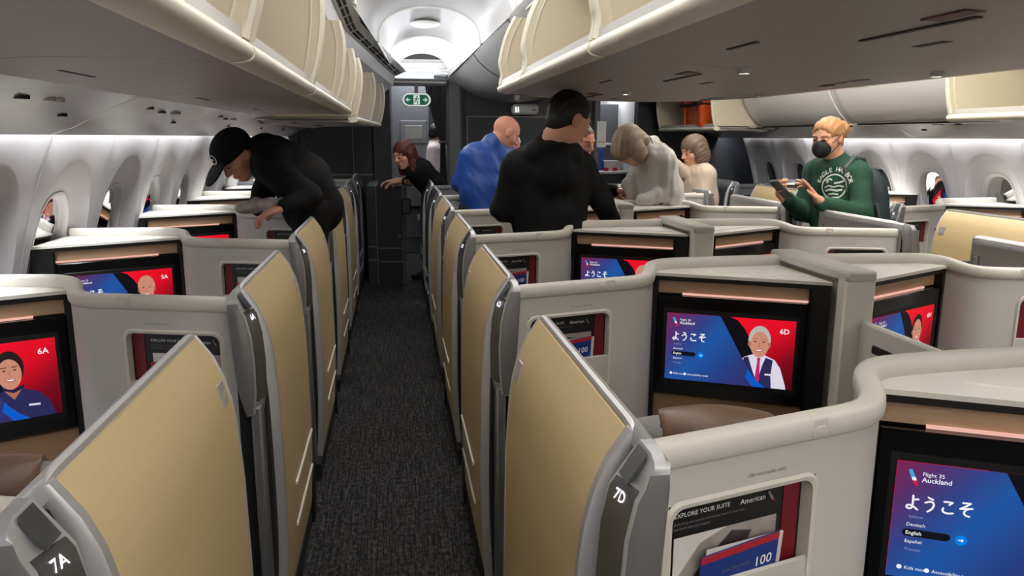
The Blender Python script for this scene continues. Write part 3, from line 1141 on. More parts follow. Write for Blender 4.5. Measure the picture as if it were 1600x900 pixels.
    mb.box(.386, .3890, 1.61, 1.638, .945, .982, 'shell', .002, T=lambda p: L(*p))
    mb.box(.386, .3890, 1.61, 1.638, .91, .942, 'latch_red', .002, T=lambda p: L(*p))
    out['door_latch'] = mb.mesh('door_latch', 30)
    # end post
    mb = MB()
    po = [(.318, .74), (.309, .80), (.307, .88), (.313, .95), (.328, 1.004), (.346, 1.0235), (.364, 1.043), (.382, 1.0625), (.402, 1.064), (.410, 1.054), (.411, 1.02), (.402, .90), (.394, .82), (.385, .785), (.366, .755), (.345, .735)]
    po = [(.307 + (a - .307) * .76, b) for a, b in po]
    ci = (.348, .92)

    def sc(f):
        return [(ci[0] + (a - ci[0]) * f, ci[1] + (b - ci[1]) * (1 - (1 - f) * .35)) for a, b in po]
    mb.grid([[L(a + slant(v) * max(0, min(1, (.362 - a) / .03)), v, min(z, zt)) for a, z in sc(f)] for v, f, zt in ((.862, .96, 1.046), (.8645, .99, 1.051), (.868, 1.0, 1.056), (.880, 1.0, 1.064), (.922, 1.0, 1.07), (.928, .98, 1.066))], 'silver', closed=True, caps=True)
    out['post_housing'] = mb.mesh('post_housing', 32)
    mb = MB()
    fl = [(a + slant(.862) * max(0, min(1, (.362 - a) / .03)), min(z, 1.040)) for a, z in sc(.95)]
    inn = [(ci[0] + (a - ci[0]) * .93, ci[1] + (b - ci[1]) * .96) for a, b in fl]
    mb.grid([[L(a, .8615, z) for a, z in fl], [L(a, .8605, z) for a, z in inn]], 'silver_matt', closed=True, caps=True)
    mb.box(.318, .345, .87, .945, .03, .76, 'silver_matt', .006, T=lambda p: L(*p))
    out['post_flank'] = mb.mesh('post_flank', 40)
    mb = MB()
    face = POST_FACE
    mb.grid([[L(a + slant(v) - .0012, v - .001, z) for a, z in face + [(a + .006, z) for a, z in face[::-1]]] for v in (.8695, .9215)], 'dark_gloss', closed=True, caps=True)
    mb.grid([[L(a, v, z) for a, z in [(.3335, 1.0212), (.3595, 1.0608), (.3595, 1.052), (.340, 1.022)]] for v in (.882, .918)], 'dark_gloss', closed=True, caps=True)
    out['post_face'] = mb.mesh('post_face', 25)
    mb = MB()
    fp = smooth_prof(.05, 1.03, 14, .022)
    mb.grid([[L(u, v, z) for u, z in fp + [(.384, 1.03), (.384, .05)]] for v in (.920, .985)], 'black_matt', closed=True, caps=True)
    mb.box(.30, .40, .87, 1.70, .0, .07, 'black_matt', T=lambda p: L(*p))
    mb.box(.29, .345, 1.665, 1.75, 0, .37, 'black', .006, T=lambda p: L(*p))
    mb.box(.335, .40, 1.66, 1.70, .05, .95, 'black_matt', T=lambda p: L(*p))
    out['base_track'] = mb.mesh('base_track', 30)
    return out


def build_door_parts(sg):
    L = Loc(sg)
    out = {}
    mb = MB()
    pr = smooth_prof(.075, 1.055, 26)
    rows = []
    for v, d in ((.985, .004), (.989, 0), (1.648, 0), (1.652, .004)):
        rows.append([L(u + d, v, z) for u, z in pr] + [L(u + .028, v, z) for u, z in pr[::-1]])
    mb.grid(rows, 'gold', closed=True, caps=True)
    out['gold_panel'] = mb.mesh('gold_panel', 35)
    mb = MB()

    def rim(v0, v1, d0, d1, lo, hi, r=.0):
        pr = smooth_prof(lo, hi, 22)
        rows = []
        for v, e in ((v0, .006), (v0 + .004, 0), (v1 - .003, 0), (v1, .004)):
            rows.append([L(u + d0 + e, v, z) for u, z in pr] + [L(min(u + d1, .380), v, z) for u, z in pr[::-1]])
        mb.grid(rows, 'silver', closed=True, caps=True)
    rim(.962, .986, -.003, .030, .06, 1.060)
    rim(1.651, 1.659, -.002, .030, .06, 1.060)
    rows = []
    for v, zz in ((.962, -.004), (.972, .003), (1.0, .007), (1.63, .007), (1.652, .003), (1.659, -.004)):
        rows.append([L(u, v, z + zz) for u, z in ((.3645, 1.053), (.3665, 1.0585), (.373, 1.0615), (.380, 1.058), (.378, 1.045), (.37, 1.045))])
    mb.grid(rows, 'silver', closed=True, caps=True)
    out['frame'] = mb.mesh('frame', 45)
    for z in (.385, .245):
        mb = MB()
        u = uo(z)
        mb.box(u - .006, u + .004, 1.20, 1.655, z - .006, z + .006, 'trim_white', .002, T=lambda p: L(*p))
        out['kick_trim%d' % int(z * 1000)] = mb.mesh('kick_trim', 30)
    mb = MB()
    pr = [(uo(z) - .003, z) for z in (.925, .94, .955, .97)]
    mb.grid([[L(u, v, z) for u, z in pr] + [L(u + .006, v, z) for u, z in pr[::-1]] for v in (1.585, 1.625)], 'silver', closed=True, caps=True)
    out['number_plate'] = mb.mesh('number_plate', 40)
    mb = MB()
    vs, fs = None, None
    return out


# --- lettering and pictures -----------------------------------------------------------
def stroke(mb, pts, wd, m, P, n=8):
    for a, b in zip(pts[:-1], pts[1:]):
        d = Vector((b[0] - a[0], b[1] - a[1]))
        if d.length < 1e-6:
            continue
        q = Vector((-d.y, d.x)).normalized() * wd / 2
        mb.add([P(a[0] + q.x, a[1] + q.y), P(a[0] - q.x, a[1] - q.y), P(b[0] - q.x, b[1] - q.y), P(b[0] + q.x, b[1] + q.y)], [(0, 1, 2, 3)], m)
    for a in pts:
        mb.add([P(a[0] + wd / 2 * math.cos(2 * math.pi * k / n), a[1] + wd / 2 * math.sin(2 * math.pi * k / n)) for k in range(n)], [tuple(range(n))], m)


KANA = {
    'yo': [[(.52, .70), (.68, .73), (.86, .75)], [(.52, .97), (.53, .6), (.52, .28), (.47, .14), (.33, .08), (.18, .13), (.15, .24), (.27, .33), (.45, .31), (.65, .21), (.85, .07)]],
    'u': [[(.36, .96), (.50, .90), (.66, .85)], [(.20, .60), (.38, .68), (.56, .71), (.70, .64), (.74, .49), (.68, .30), (.55, .14), (.38, .03)]],
    'ko': [[(.24, .82), (.45, .84), (.76, .82), (.66, .74), (.58, .66)], [(.22, .40), (.18, .26), (.26, .14), (.45, .09), (.66, .10), (.84, .14)]],
    'so': [[(.28, .90), (.50, .91), (.74, .92), (.52, .74), (.34, .62), (.14, .50), (.45, .54), (.88, .60)], [(.66, .56), (.50, .48), (.40, .34), (.42, .19), (.54, .09), (.74, .06)]],
}


def put_text(mb, body, x, y, size, m, P, align='LEFT', bold=False):
    vs, fs = text_geo(body, size, align, bold)
    if fs:
        mb.add([P(x + a, y + b) for a, b in vs], fs, m)


def ell(mb, cx, cy, rx, ry, m, P, n=20, a0=0, a1=360):
    mb.add([P(cx + rx * math.cos(math.radians(a0 + (a1 - a0) * k / n)), cy + ry * math.sin(math.radians(a0 + (a1 - a0) * k / n))) for k in range(n + (0 if a1 - a0 >= 360 else 1))],
           [tuple(range(n + (0 if a1 - a0 >= 360 else 1)))], m)


def screen_mesh(sg, seat, who, word):
    L = Loc(sg)
    mb = MB()
    lay = [0]

    def P(x, y):
        w_ = .056 + x * .40 if sg > 0 else .456 - x * .40
        return L(*Mpt(w_, -.0030 + lay[0] * .00012, .672 + y * .40))

    def poly(pts, m):
        lay[0] += 1
        mb.add([P(*p) for p in pts], [tuple(range(len(pts)))], m)
    H = .5625
    poly([(0, 0), (1, 0), (1, H), (0, H)], 's_red')
    poly([(.36, H), (.50, H), (.56, .54), (.62, .47), (.68, .36), (.74, .22), (.80, .10), (.90, 0), (.4, 0)], 's_black')
    lay[0] += 1
    cx, cy = (.725, .36) if who != 'woman' else (.70, .35)
    if who in ('grey', 'bald', 'dark'):
        hair = {'grey': 's_hair_grey', 'bald': 's_skin', 'dark': 's_hair_dark'}[who]
        body = 's_navy'
        poly([(.545, .02), (.58, .20), (.63, .245), (.69, .27), (.78, .27), (.86, .235), (.905, .17), (.95, .03), (.955, 0), (.55, 0)], 's_shirt')
        poly([(.62, .235), (.655, .25), (.70, .12), (.725, .06), (.79, .25), (.845, .232), (.835, .10), (.845, 0), (.62, 0)], body)
        poly([(.70, .27), (.725, .10), (.74, .06), (.785, .265)], 's_shirt')
        poly([(.725, .245), (.752, .245), (.748, .21), (.752, .06), (.735, .03), (.716, .08), (.728, .21)], 's_tie')
        poly([(.79, .118), (.845, .118), (.845, .103), (.79, .103)], 's_shirt')
        lay[0] += 1
        ell(mb, cx + .01, cy + .03, .085, .118, hair, P)
        lay[0] += 1
        ell(mb, cx + .012, cy - .005, .070, .108 if who != 'bald' else .12, 's_skin', P)
        ell(mb, cx - .066, cy - .005, .012, .022, 's_skin_dark', P, 10)
        ell(mb, cx + .086, cy - .005, .012, .022, 's_skin_dark', P, 10)
    else:
        poly([(.50, 0), (.53, .13), (.60, .20), (.67, .225), (.78, .225), (.87, .185), (.93, .11), (.96, 0)], 's_navy')
        poly([(.66, .23), (.72, .15), (.775, .23)], 's_skin_dark')
        poly([(.655, .255), (.72, .225), (.785, .255), (.785, .228), (.72, .20), (.655, .228)], 's_navy_shade')
        poly([(.80, .105), (.87, .10), (.87, .085), (.80, .09)], 's_shirt')
        lay[0] += 1
        ell(mb, cx + .01, cy + .03, .088, .125, 's_hair_dark', P)
        lay[0] += 1
        ell(mb, cx + .008, cy - .012, .072, .11, 's_skin', P)
    lay[0] += 1
    for dx in (-.022, .042):
        ell(mb, cx + dx, cy + .016, .011, .005, 's_hair_dark', P, 10)
        stroke(mb, [(cx + dx - .017, cy + .037), (cx + dx + .015, cy + .039)], .006, 's_skin_dark' if who != 'woman' else 's_hair_dark', P, 6)
    stroke(mb, [(cx + .010, cy + .012), (cx + .006, cy - .022), (cx + .016, cy - .025)], .006, 's_skin_dark', P, 6)
    ell(mb, cx + .010, cy - .050, .030, .017, 's_lip', P, 14, 180, 360)
    lay[0] += 1
    ell(mb, cx + .010, cy - .051, .024, .010, 's_white', P, 14, 180, 360)
    # blue field on the left, sweeping under the portrait
    pts = [(0, 0), (0, H), (.425, H), (.50, .43), (.58, .285), (.65, .16), (.69, .10), (.74, .045), (.80, 0)]
    lay[0] += 1
    mb.add([P(*p) for p in pts], [tuple(range(len(pts)))], 's_bg')
    pts = [(.66, .145), (.69, .10), (.74, .045), (.80, 0), (.70, 0), (.64, .08)]
    lay[0] += 1
    mb.add([P(*p) for p in pts], [tuple(range(len(pts)))], 's_bluearc')
    lay[0] += 1
    # tail emblem, route, greeting
    mb.add([P(.048, .525), P(.062, .53), P(.078, .495), P(.062, .49)], [(0, 1, 2, 3)], 's_logo_blue')
    mb.add([P(.062, .49), P(.078, .495), P(.085, .478), P(.068, .477)], [(0, 1, 2, 3)], 's_white')
    mb.add([P(.068, .477), P(.085, .478), P(.094, .455), (P(.082, .452))], [(0, 1, 2, 3)], 's_logo_red')
    put_text(mb, 'Flight 35', .105, .502, .026, 's_white', P)
    put_text(mb, 'Auckland', .105, .474, .032, 's_white', P, bold=True)
    if word == 'kana':
        for i, k in enumerate(('yo', 'u', 'ko', 'so')):
            for st in KANA[k]:
                stroke(mb, [(.045 + i * .071 + a * .064, .335 + b * .072) for a, b in st], .0085, 's_white', P)
    else:
        put_text(mb, word, .045, .345, .078, 's_white', P)
    put_text(mb, 'Italiano', .068, .298, .020, 's_grey', P)
    put_text(mb, 'Deutsch', .062, .258, .023, 's_white', P)
    stroke(mb, [(.066, .225), (.225, .225)], .036, 's_pill', P, 14)
    ell(mb, .285, .222, .024, .024, 's_bluedot', P)
    lay[0] += 1
    put_text(mb, 'English', .062, .217, .024, 's_white', P, bold=True)
    stroke(mb, [(.276, .222), (.294, .222)], .004, 's_white', P, 6)
    stroke(mb, [(.288, .228), (.294, .222), (.288, .216)], .004, 's_white', P, 6)
    put_text(mb, 'Español', .062, .176, .023, 's_white', P)
    put_text(mb, 'Français', .066, .138, .020, 's_grey', P)
    for x, tx in ((.052, 'Kids mode'), (.165, 'Accessibility tools')):
        ell(mb, x, .052, .011, .011, 's_white', P, 12)
        put_text(mb, tx, x + .02, .044, .023, 's_white', P)
    put_text(mb, seat, .955, .455, .058, 's_white', P, 'RIGHT', bold=True)
    me = mb.mesh('screen_picture', None, fix=False)
    # the display gradient runs over a UV map
    uv = me.uv_layers.new(name='UVMap')
    inv = {}
    Ax, Ay, _ = L(*Mpt(.056 if sg > 0 else .456, 0, 0))
    Bx, By, _ = L(*Mpt(.456 if sg > 0 else .056, 0, 0))
    dx, dy = Bx - Ax, By - Ay
    ll = dx * dx + dy * dy
    co = np.empty(len(me.loops) * 2)
    for i, lp in enumerate(me.loops):
        c = me.vertices[lp.vertex_index].co
        co[2 * i] = ((c.x - Ax) * dx + (c.y - Ay) * dy) / ll
        co[2 * i + 1] = (c.z - .672) / .40
    uv.data.foreach_set('uv', co)
    return me


SHELL = {(sg, wn): build_shell_parts(sg, wn) for sg, wn in ((1, 0), (-1, 0), (1, 1), (-1, 1))}
DOOR = {sg: build_door_parts(sg) for sg in (1, -1)}
TREE = {'cap_clip': 'cap_rail', 'pocket_recess': 'pocket_rim', 'pocket_holder': 'pocket_rim', 'post_flank': 'post_housing', 'post_face': 'post_housing',
        'light_strip': 'wood_strip', 'door_latch': 'side_shell'}


def label_lettering(sg, body, size, u, v, z, m, lean=0.0, du=-.0015):
    """lettering on a face that looks into the aisle"""
    L = Loc(sg)
    mb = MB()
    vs, fs = text_geo(body, size, 'CENTER', True)
    mb.add([L(uo(z + b) + du + u, v - a * sg, z + b) for a, b in vs], fs, m)
    return mb.mesh('lettering', None, fix=False)


def wall_text(sg, body, size, t, z, h, m, align='LEFT'):
    L = Loc(sg)
    mb = MB()
    vs, fs = text_geo(body, size, align)
    mb.add([L(*Wpt(t + sg * a, h), z + b) for a, b in vs], fs, m)
    return mb


def make_suite(xa, sg, k, dy, seat, who, word, label, window, dark, nxt, where):
    t = thing('suite_partition', (xa + sg * .35, .9 + PITCHY * k + dy, 0), label, 'suite', 'suite partitions of the cabin')  # partition wall with its monitor box
    P = SHELL[sg, window]
    side = thing('aisle_shell', (xa + sg * .35, .9 + PITCHY * k + dy, 0), '%s %s aisle shell with silver post %s, %s' % (ORD[k], 'dark grey' if dark else 'champagne gold', seat, where), 'side shell', 'side shells along the aisles')
    made = {}
    if k == 5:
        P = dict(P)
        for n in ('partition', 'cap_rail', 'pocket_rim', 'pocket_holder'):
            me = P[n].copy()
            for i in range(len(me.materials)):
                if me.materials[i].name in ('shell', 'cap'):
                    me.materials[i] = MAT['bulk_light']
            P[n] = me
    for n, me in P.items():
        if n not in TREE:
            made[n] = link(n, me, side if n in ('side_shell', 'top_rail', 'post_housing', 'base_track') else t)
    for n, me in P.items():
        if n in TREE:
            made[n] = link(n, me, made[TREE[n]])
    link('screen_picture', screen_mesh(sg, seat, who, word), made['monitor'])
    near = k <= 2
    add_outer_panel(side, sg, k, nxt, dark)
    Lc = Loc(sg)
    mb = MB()
    vs, fs = text_geo(seat, .021, 'CENTER', True)
    fz, fu = [q[1] for q in POST_FACE], [q[0] for q in POST_FACE]
    mb.add([Lc(float(np.interp(.992 + b, fz, fu)) + slant(.895 - a * sg * .94) - .0026, .8935 - a * sg * .94, .992 + b) for a, b in vs], fs, 'label_glow')
    o = mb.obj('lettering', made['post_housing'], fix=False)
    o['label'] = 'small glowing seat number ' + seat
    if near:
        o = wall_text(sg, 'Life vest under seat', .0095, .185 if sg > 0 else .265, .956, .0006, 'print_grey').obj('lettering', made['partition'], fix=False)
    return t


def add_outer_panel(t, sg, k, seat, dark=False):
    """the outer skin of the aisle shell: gold laminate in a silver frame"""
    P = DOOR[sg]
    made = {}
    for n, me in P.items():
        if dark:
            key = (sg, n)
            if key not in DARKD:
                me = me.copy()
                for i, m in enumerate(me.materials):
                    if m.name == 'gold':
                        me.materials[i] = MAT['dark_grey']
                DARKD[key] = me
            me = DARKD[key]
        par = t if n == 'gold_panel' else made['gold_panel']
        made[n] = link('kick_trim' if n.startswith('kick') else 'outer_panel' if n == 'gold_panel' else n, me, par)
    if k <= 3:
        link('lettering', label_lettering(sg, seat, .022, 0, 1.605, .940, 'trim_white', du=-.0036), made['gold_panel'])


DARKD = {}


# --- printed matter in the wall pockets ------------------------------------------------
def make_card(xa, sg, k, dy, label, grp):
    """black information card with a wine-red spine and a cabin photo"""
    L = Loc(sg)
    t = thing('safety_card', (xa + sg * .35, .9 + PITCHY * k + dy, 0), label, 'card', 'guide cards in the suite walls')
    mb = MB()
    H0 = -.024

    def P(a, b, h=0.0):
        """a from left to right as read, 0..0.253; b height"""
        tt = PT0 + .006 + a if sg > 0 else PT1 - .006 - a
        return L(*Wpt(tt, H0 + h), b)
    a0, a1 = 0.0, PT1 - PT0 - .012
    wine = (a1 - .038, a1 - .006) if sg > 0 else (.006, .038)
    mb.box(a0, a1, 0, .002, .70, PZ1 - .008, 'card_black', T=lambda p: P(p[0], p[2], p[1]))
    mb.obj('card_board', t)
    mb = MB()
    mb.box(wine[0], wine[1], .002, .0035, .70, PZ1 - .010, 'card_wine', T=lambda p: P(p[0], p[2], p[1]))
    mb.obj('spine', t)['label'] = 'wine-red spine strip'
    b0, b1 = (.010, wine[0] - .012) if sg > 0 else (wine[1] + .010, a1 - .012)
    mb = MB()
    Q = lambda a, b: P(a, b, .0042)
    mb.add([P(b0 + .012, .70, .0032), P(b1, .70, .0032), P(b1, .870, .0032), P(b0 + .012, .870, .0032)], [(0, 1, 2, 3)], 'photo_grey')
    wd = b1 - b0 - .012
    R = lambda a, b, h: P(b0 + .012 + a * wd, .70 + b * .170, h)
    mb.add([R(0, .55, .0034), R(.25, .9, .0034), R(.5, 1, .0034), R(0, 1, .0034)], [(0, 1, 2, 3)], 'paper')
    mb.add([R(.1, .1, .0035), R(.55, .45, .0035), R(.75, .9, .0035), R(.55, .95, .0035), R(.2, .6, .0035)], [(0, 1, 2, 3, 4)], 'photo_dark')
    mb.add([R(.62, .35, .0036), R(.8, .2, .0036), R(1, .5, .0036), R(.95, .8, .0036), R(.78, .75, .0036)], [(0, 1, 2, 3, 4)], 'paper')
    mb.add([R(.05, .25, .0037), R(.30, .35, .0037), R(.42, .60, .0037), R(.2, .52, .0037)], [(0, 1, 2, 3)], 'paper')
    mb.obj('photo_print', t, fix=False)
    mb = MB()
    put_text(mb, 'EXPLORE YOUR SUITE', b0 + .010, .903, .0105, 'print_white', Q)
    put_text(mb, 'Everything you need is within easy reach of your seat', b0 + .010, .891, .0062, 'print_grey', Q)
    put_text(mb, 'and more than you expect', b0 + .010, .883, .0062, 'print_grey', Q)
    put_text(mb, 'American', b1 - .026, .901, .0130, 'print_white', Q, 'RIGHT')
    mb.add([Q(b1 - .022, .912), Q(b1 - .018, .913), Q(b1 - .008, .898), Q(b1 - .014, .898)], [(0, 1, 2, 3)], 'print_grey')
    mb.add([Q(b1 - .014, .898), Q(b1 - .008, .898), Q(b1 - .005, .893)], [(0, 1, 2)], 'leaflet_red')
    mb.obj('lettering', t, fix=False)
    return t


def make_leaflet(xa, sg, k, dy, label, a0=.085, tilt=0.0, w_=.150, low=.0):
    """blue leaflet with a red top edge in front of a pale magazine"""
    L = Loc(sg)
    t = thing('leaflet', (xa + sg * .35, .9 + PITCHY * k + dy, 0), label, 'leaflet', 'leaflets in the suite walls')

    def P(a, b, h=0.0):
        tt = PT0 + .006 + a if sg > 0 else PT1 - .006 - a
        zz = .74 + b
        return L(*Wpt(tt + tilt * b * sg, -.014 + h + (b * .06)), zz - low)
    x0, x1, top = a0, a0 + w_, .128
    mb = MB()
    mb.box(x0 + .012, x1 + .012, -.004, -.001, 0, top + .008, 'paper', T=lambda p: P(p[0], p[2] , p[1]))
    mb.obj('back_page', t)
    mb = MB()
    mb.box(x0, x1, 0, .003, 0, top, 'leaflet_blue', T=lambda p: P(p[0], p[2] + .012 * (p[0] - x0) / w_, p[1]))
    mb.obj('cover', t)
    mb = MB()
    mb.box(x0, x1, .003, .0036, top - .012, top, 'leaflet_red', T=lambda p: P(p[0], p[2] + .012 * (p[0] - x0) / w_, p[1]))
    mb.obj('red_band', t)['label'] = 'red band along the top edge'
    mb = MB()
    Q = lambda a, b: P(a, b + .012 * (a - x0) / w_, .0042)
    mb.add([Q(x0 + .062, 0), Q(x0 + .145, 0), Q(x0 + .145, .052), Q(x0 + .062, .050)], [(0, 1, 2, 3)], 'photo_grey')
    mb.add([Q(x0, 0), Q(x0 + .060, 0), Q(x0 + .060, .052), Q(x0, .052)], [(0, 1, 2, 3)], 'photo_dark')
    put_text(mb, 'Scan for more', x0 + .040, .090, .0095, 'print_grey', lambda a, b: P(a, b + .012 * (a - x0) / w_, .0044))
    put_text(mb, '100', x0 + .103, .080, .024, 'print_white', lambda a, b: P(a, b + .012 * (a - x0) / w_, .0044), bold=True)
    mb.obj('lettering', t, fix=False)
    return t


# --- seats -----------------------------------------------------------------------------
SZ = .055


def build_seat(sg):
    """local: origin at the floor under the seat, y forward"""
    out = {}

    def slab(half, ztop, drop, pw, zbot, y0, y1, wrap, m, n=20):
        rows = []
        for q in range(n + 1):
            a = -1 + 2 * q / n
            zt = ztop - drop * abs(a) ** pw
            yw = wrap * abs(a) ** 2.4
            r_ = (y1 - y0) / 2
            ring = [(y0, zbot), (y0, zt - r_)]
            ring += [((y0 + y1) / 2 - r_ * math.cos(t), zt - r_ + r_ * math.sin(t)) for t in [math.pi * k / 8 for k in range(1, 8)]]
            ring += [(y1, zt - r_), (y1, zbot)]
            e = 1.0 if 0 < q < n else .9
            rows.append([(half * a, yw + (yy - (y0 + y1) / 2) * e + (y0 + y1) / 2 - (z - .6) * .09, z) for yy, z in ring])
        return MB().grid(rows, m, closed=True, caps=True)
    out['backrest'] = slab(.275, .930, .105, 2.2, .42, -.03, .065, .10, 'woven').mesh('backrest', 60)
    out['headrest'] = slab(.112, .946, .022, 2.0, .62, -.040, .075, .02, 'leather').mesh('headrest', 60)
    mb = MB()
    mb.tube([(-.085, -.045 - .09 * (z - .6), z) for z in (.62, .70, .78, .86, .885)], .003, 'wood_shade', 5)
    out['seam'] = mb.mesh('seam', 60)
    mb = MB()
    mb.box(-.25, .25, .06, .56, .36, .46, 'woven', .04)
    out['seat_cushion'] = mb.mesh('seat_cushion', 50)
    mb = MB()
    mb.box(-.24, .24, .04, .54, 0, .36, 'dark_grey', .02)
    out['seat_base'] = mb.mesh('seat_base', 40)
    return out


SEAT = build_seat(1)


def make_seat(xa, sg, k, dy, label):
    t = thing('aircraft_seat', (xa + sg * .665, PITCHY * (k - 1) + 1.35 + dy, 0), label, 'seat', 'aircraft seats', rz=math.radians(-14) * sg)
    made = {}
    for n, me in SEAT.items():
        if n != 'seam':
            made[n] = link(n, me, t)
    link('seam', SEAT['seam'], made['headrest'])
    return t


# --- centre divider between a pair of middle suites ------------------------------------
def make_divider(k):
    t = thing('centre_divider', (X0, .9 + PITCHY * k, 0), '', 'divider', 'dividers between the middle suites')
    mb = MB()
    mb.box(-.050, .050, -.045, .0, 0, 1.052, 'panel_top', .006)
    mb.obj('post', t, 40)
    mb = MB()
    mb.box(-.050, .050, -.05, .43, 1.040, 1.075, 'cap', .008)
    mb.obj('top_bar', t, 40)
    mb = MB()
    mb.box(-.02, .02, 0, .42, 0, 1.04, 'panel_top')
    mb.obj('web', t)
    # low sliding screen that reaches back between the two passengers
    mb = MB()
    mb.box(.004, .030, -.42, -.05, .10, .925, 'panel_top', .006)
    mb.obj('privacy_panel', t, 40)
    mb = MB()
    mb.box(-.001, .033, -.32, -.12, .845, .87, 'slot_dark', .004)
    mb.obj('panel_slot', t, 40)
    return t


LROW = {0: 7, 1: 6, 2: 5, 3: 4, 4: 3, 5: 2, 6: 1}
ORD = ['nearest', 'second', 'third', 'fourth', 'fifth', 'sixth', 'seventh']
WHO = {'A': ['woman', 'woman', 'bald', 'dark', 'grey', 'woman', 'dark'], 'D': ['grey', 'grey', 'bald', 'dark', 'woman', 'grey'],
       'H': ['dark', 'dark', 'woman', 'grey', 'bald', 'dark'], 'L': ['grey', 'dark', 'woman', 'bald', 'grey', 'dark']}
SIDE = {'A': ('window side of the left aisle', XA, -1, -.065, 7, 1), 'D': ('right side of the left aisle', XA, 1, 0.0, 6, 0),
        'H': ('left side of the right aisle', XB, -1, 0.0, 6, 0), 'L': ('window side of the right aisle', XB, 1, -.065, 6, 1)}
for letter, (where, xa, sg, dy, n, wn) in SIDE.items():
    for k in range(n):
        if letter == 'L' and k == 0:
            continue
        seat = '%d%s' % (LROW[k], letter)
        word = 'Bienvenidos' if letter == 'H' else 'kana'
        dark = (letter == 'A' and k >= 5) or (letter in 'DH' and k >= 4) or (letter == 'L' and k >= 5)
        nxt = '%d%s' % (max(1, LROW[k] - 1), letter)
        make_suite(xa, sg, k, dy, seat, WHO[letter][k], word,
                   '%s grey suite wall with screen %s, %s' % (ORD[k], seat, where), wn, dark, nxt, where)
        if k <= 4:
            make_card(xa, sg, k, dy, 'black guide card in %s suite wall, %s' % (ORD[k], where), None)
        if (letter, k) in (('A', 1), ('A', 2), ('D', 0), ('D', 1), ('D', 2), ('D', 3), ('H', 2), ('H', 3)):
            make_leaflet(xa, sg, k, dy, 'blue leaflet in %s suite wall, %s' % (ORD[k], where),
                         a0=.060 if sg > 0 else .066, tilt=.02 if letter == 'D' else -.03, low=.030 if k == 0 else .020)
        if k in (1, 2):
            make_seat(xa, sg, k, dy, 'grey woven seat with brown leather headrest facing screen %s' % seat)
for k in range(6):
    t = make_divider(k)
    t['label'] = 'pale grey post and bar between the middle screens %dD and %dH' % (LROW[k], LROW[k])

# ------------------------------------------------------------------ people (signed distance shapes -> surface nets)
def nv(v):
    v = np.array(v, float)
    return v / np.linalg.norm(v)


class SDF:
    def __init__(s):
        s.ops = []
        s.lo = np.full(3, 1e9)
        s.hi = np.full(3, -1e9)

    def _bb(s, p, r):
        p = np.array(p, float)
        s.lo = np.minimum(s.lo, p - r)
        s.hi = np.maximum(s.hi, p + r)

    def cone(s, a, b, ra, rb=None, k=.02, flat=None):
        """flat = (direction, factor): squeezed along that direction"""
        rb = ra if rb is None else rb
        s._bb(a, ra)
        s._bb(b, rb)
        s.ops.append(('c', np.array(a, float), np.array(b, float), ra, rb, k, flat))
        return s

    def ell(s, c, rad, R=None, k=.02, cut=False):
        """R rows = local axes"""
        R = np.eye(3) if R is None else np.array(R, float)
        if not cut:
            s._bb(c, max(rad))
        s.ops.append(('-e' if cut else 'e', np.array(c, float), np.array(rad, float), R, k))
        return s

    def plane(s, p, n, k=.01):
        """removes everything on the side n points to"""
        s.ops.append(('p', np.array(p, float), nv(n), k))
        return s

    def __call__(s, P):
        d = np.full(len(P), 9.0)
        for o in s.ops:
            if o[0] == 'c':
                _, a, b, ra, rb, k, flat = o
                pa = P - a
                if flat is not None:
                    n = nv(flat[0])
                    pa = pa + np.outer(pa @ n, n) * (1 / flat[1] - 1)
                    ba = b - a
                    ba = ba + n * (ba @ n) * (1 / flat[1] - 1)
                else:
                    ba = b - a
                t = np.clip(pa @ ba / max(ba @ ba, 1e-9), 0, 1)
                q = pa - np.outer(t, ba)
                e = np.sqrt((q * q).sum(1)) - (ra + (rb - ra) * t)
            elif o[0] in ('e', '-e'):
                _, c, rad, R, k = o
                q = (P - c) @ R.T
                k0 = np.sqrt(((q / rad) ** 2).sum(1))
                k1 = np.sqrt(((q / rad ** 2) ** 2).sum(1))
                e = k0 * (k0 - 1) / np.maximum(k1, 1e-9)
            else:
                _, p, n, k = o
                e = (P - p) @ n
                h = np.clip(.5 + .5 * (e - d) / k, 0, 1)
                d = d * (1 - h) + e * h + k * h * (1 - h)
                continue
            if o[0] == '-e':
                e = -e
                h = np.clip(.5 + .5 * (e - d) / k, 0, 1)
                d = d * (1 - h) + e * h + k * h * (1 - h)
            else:
                h = np.clip(.5 + .5 * (d - e) / k, 0, 1)
                d = d * (1 - h) + e * h - k * h * (1 - h)
        return d


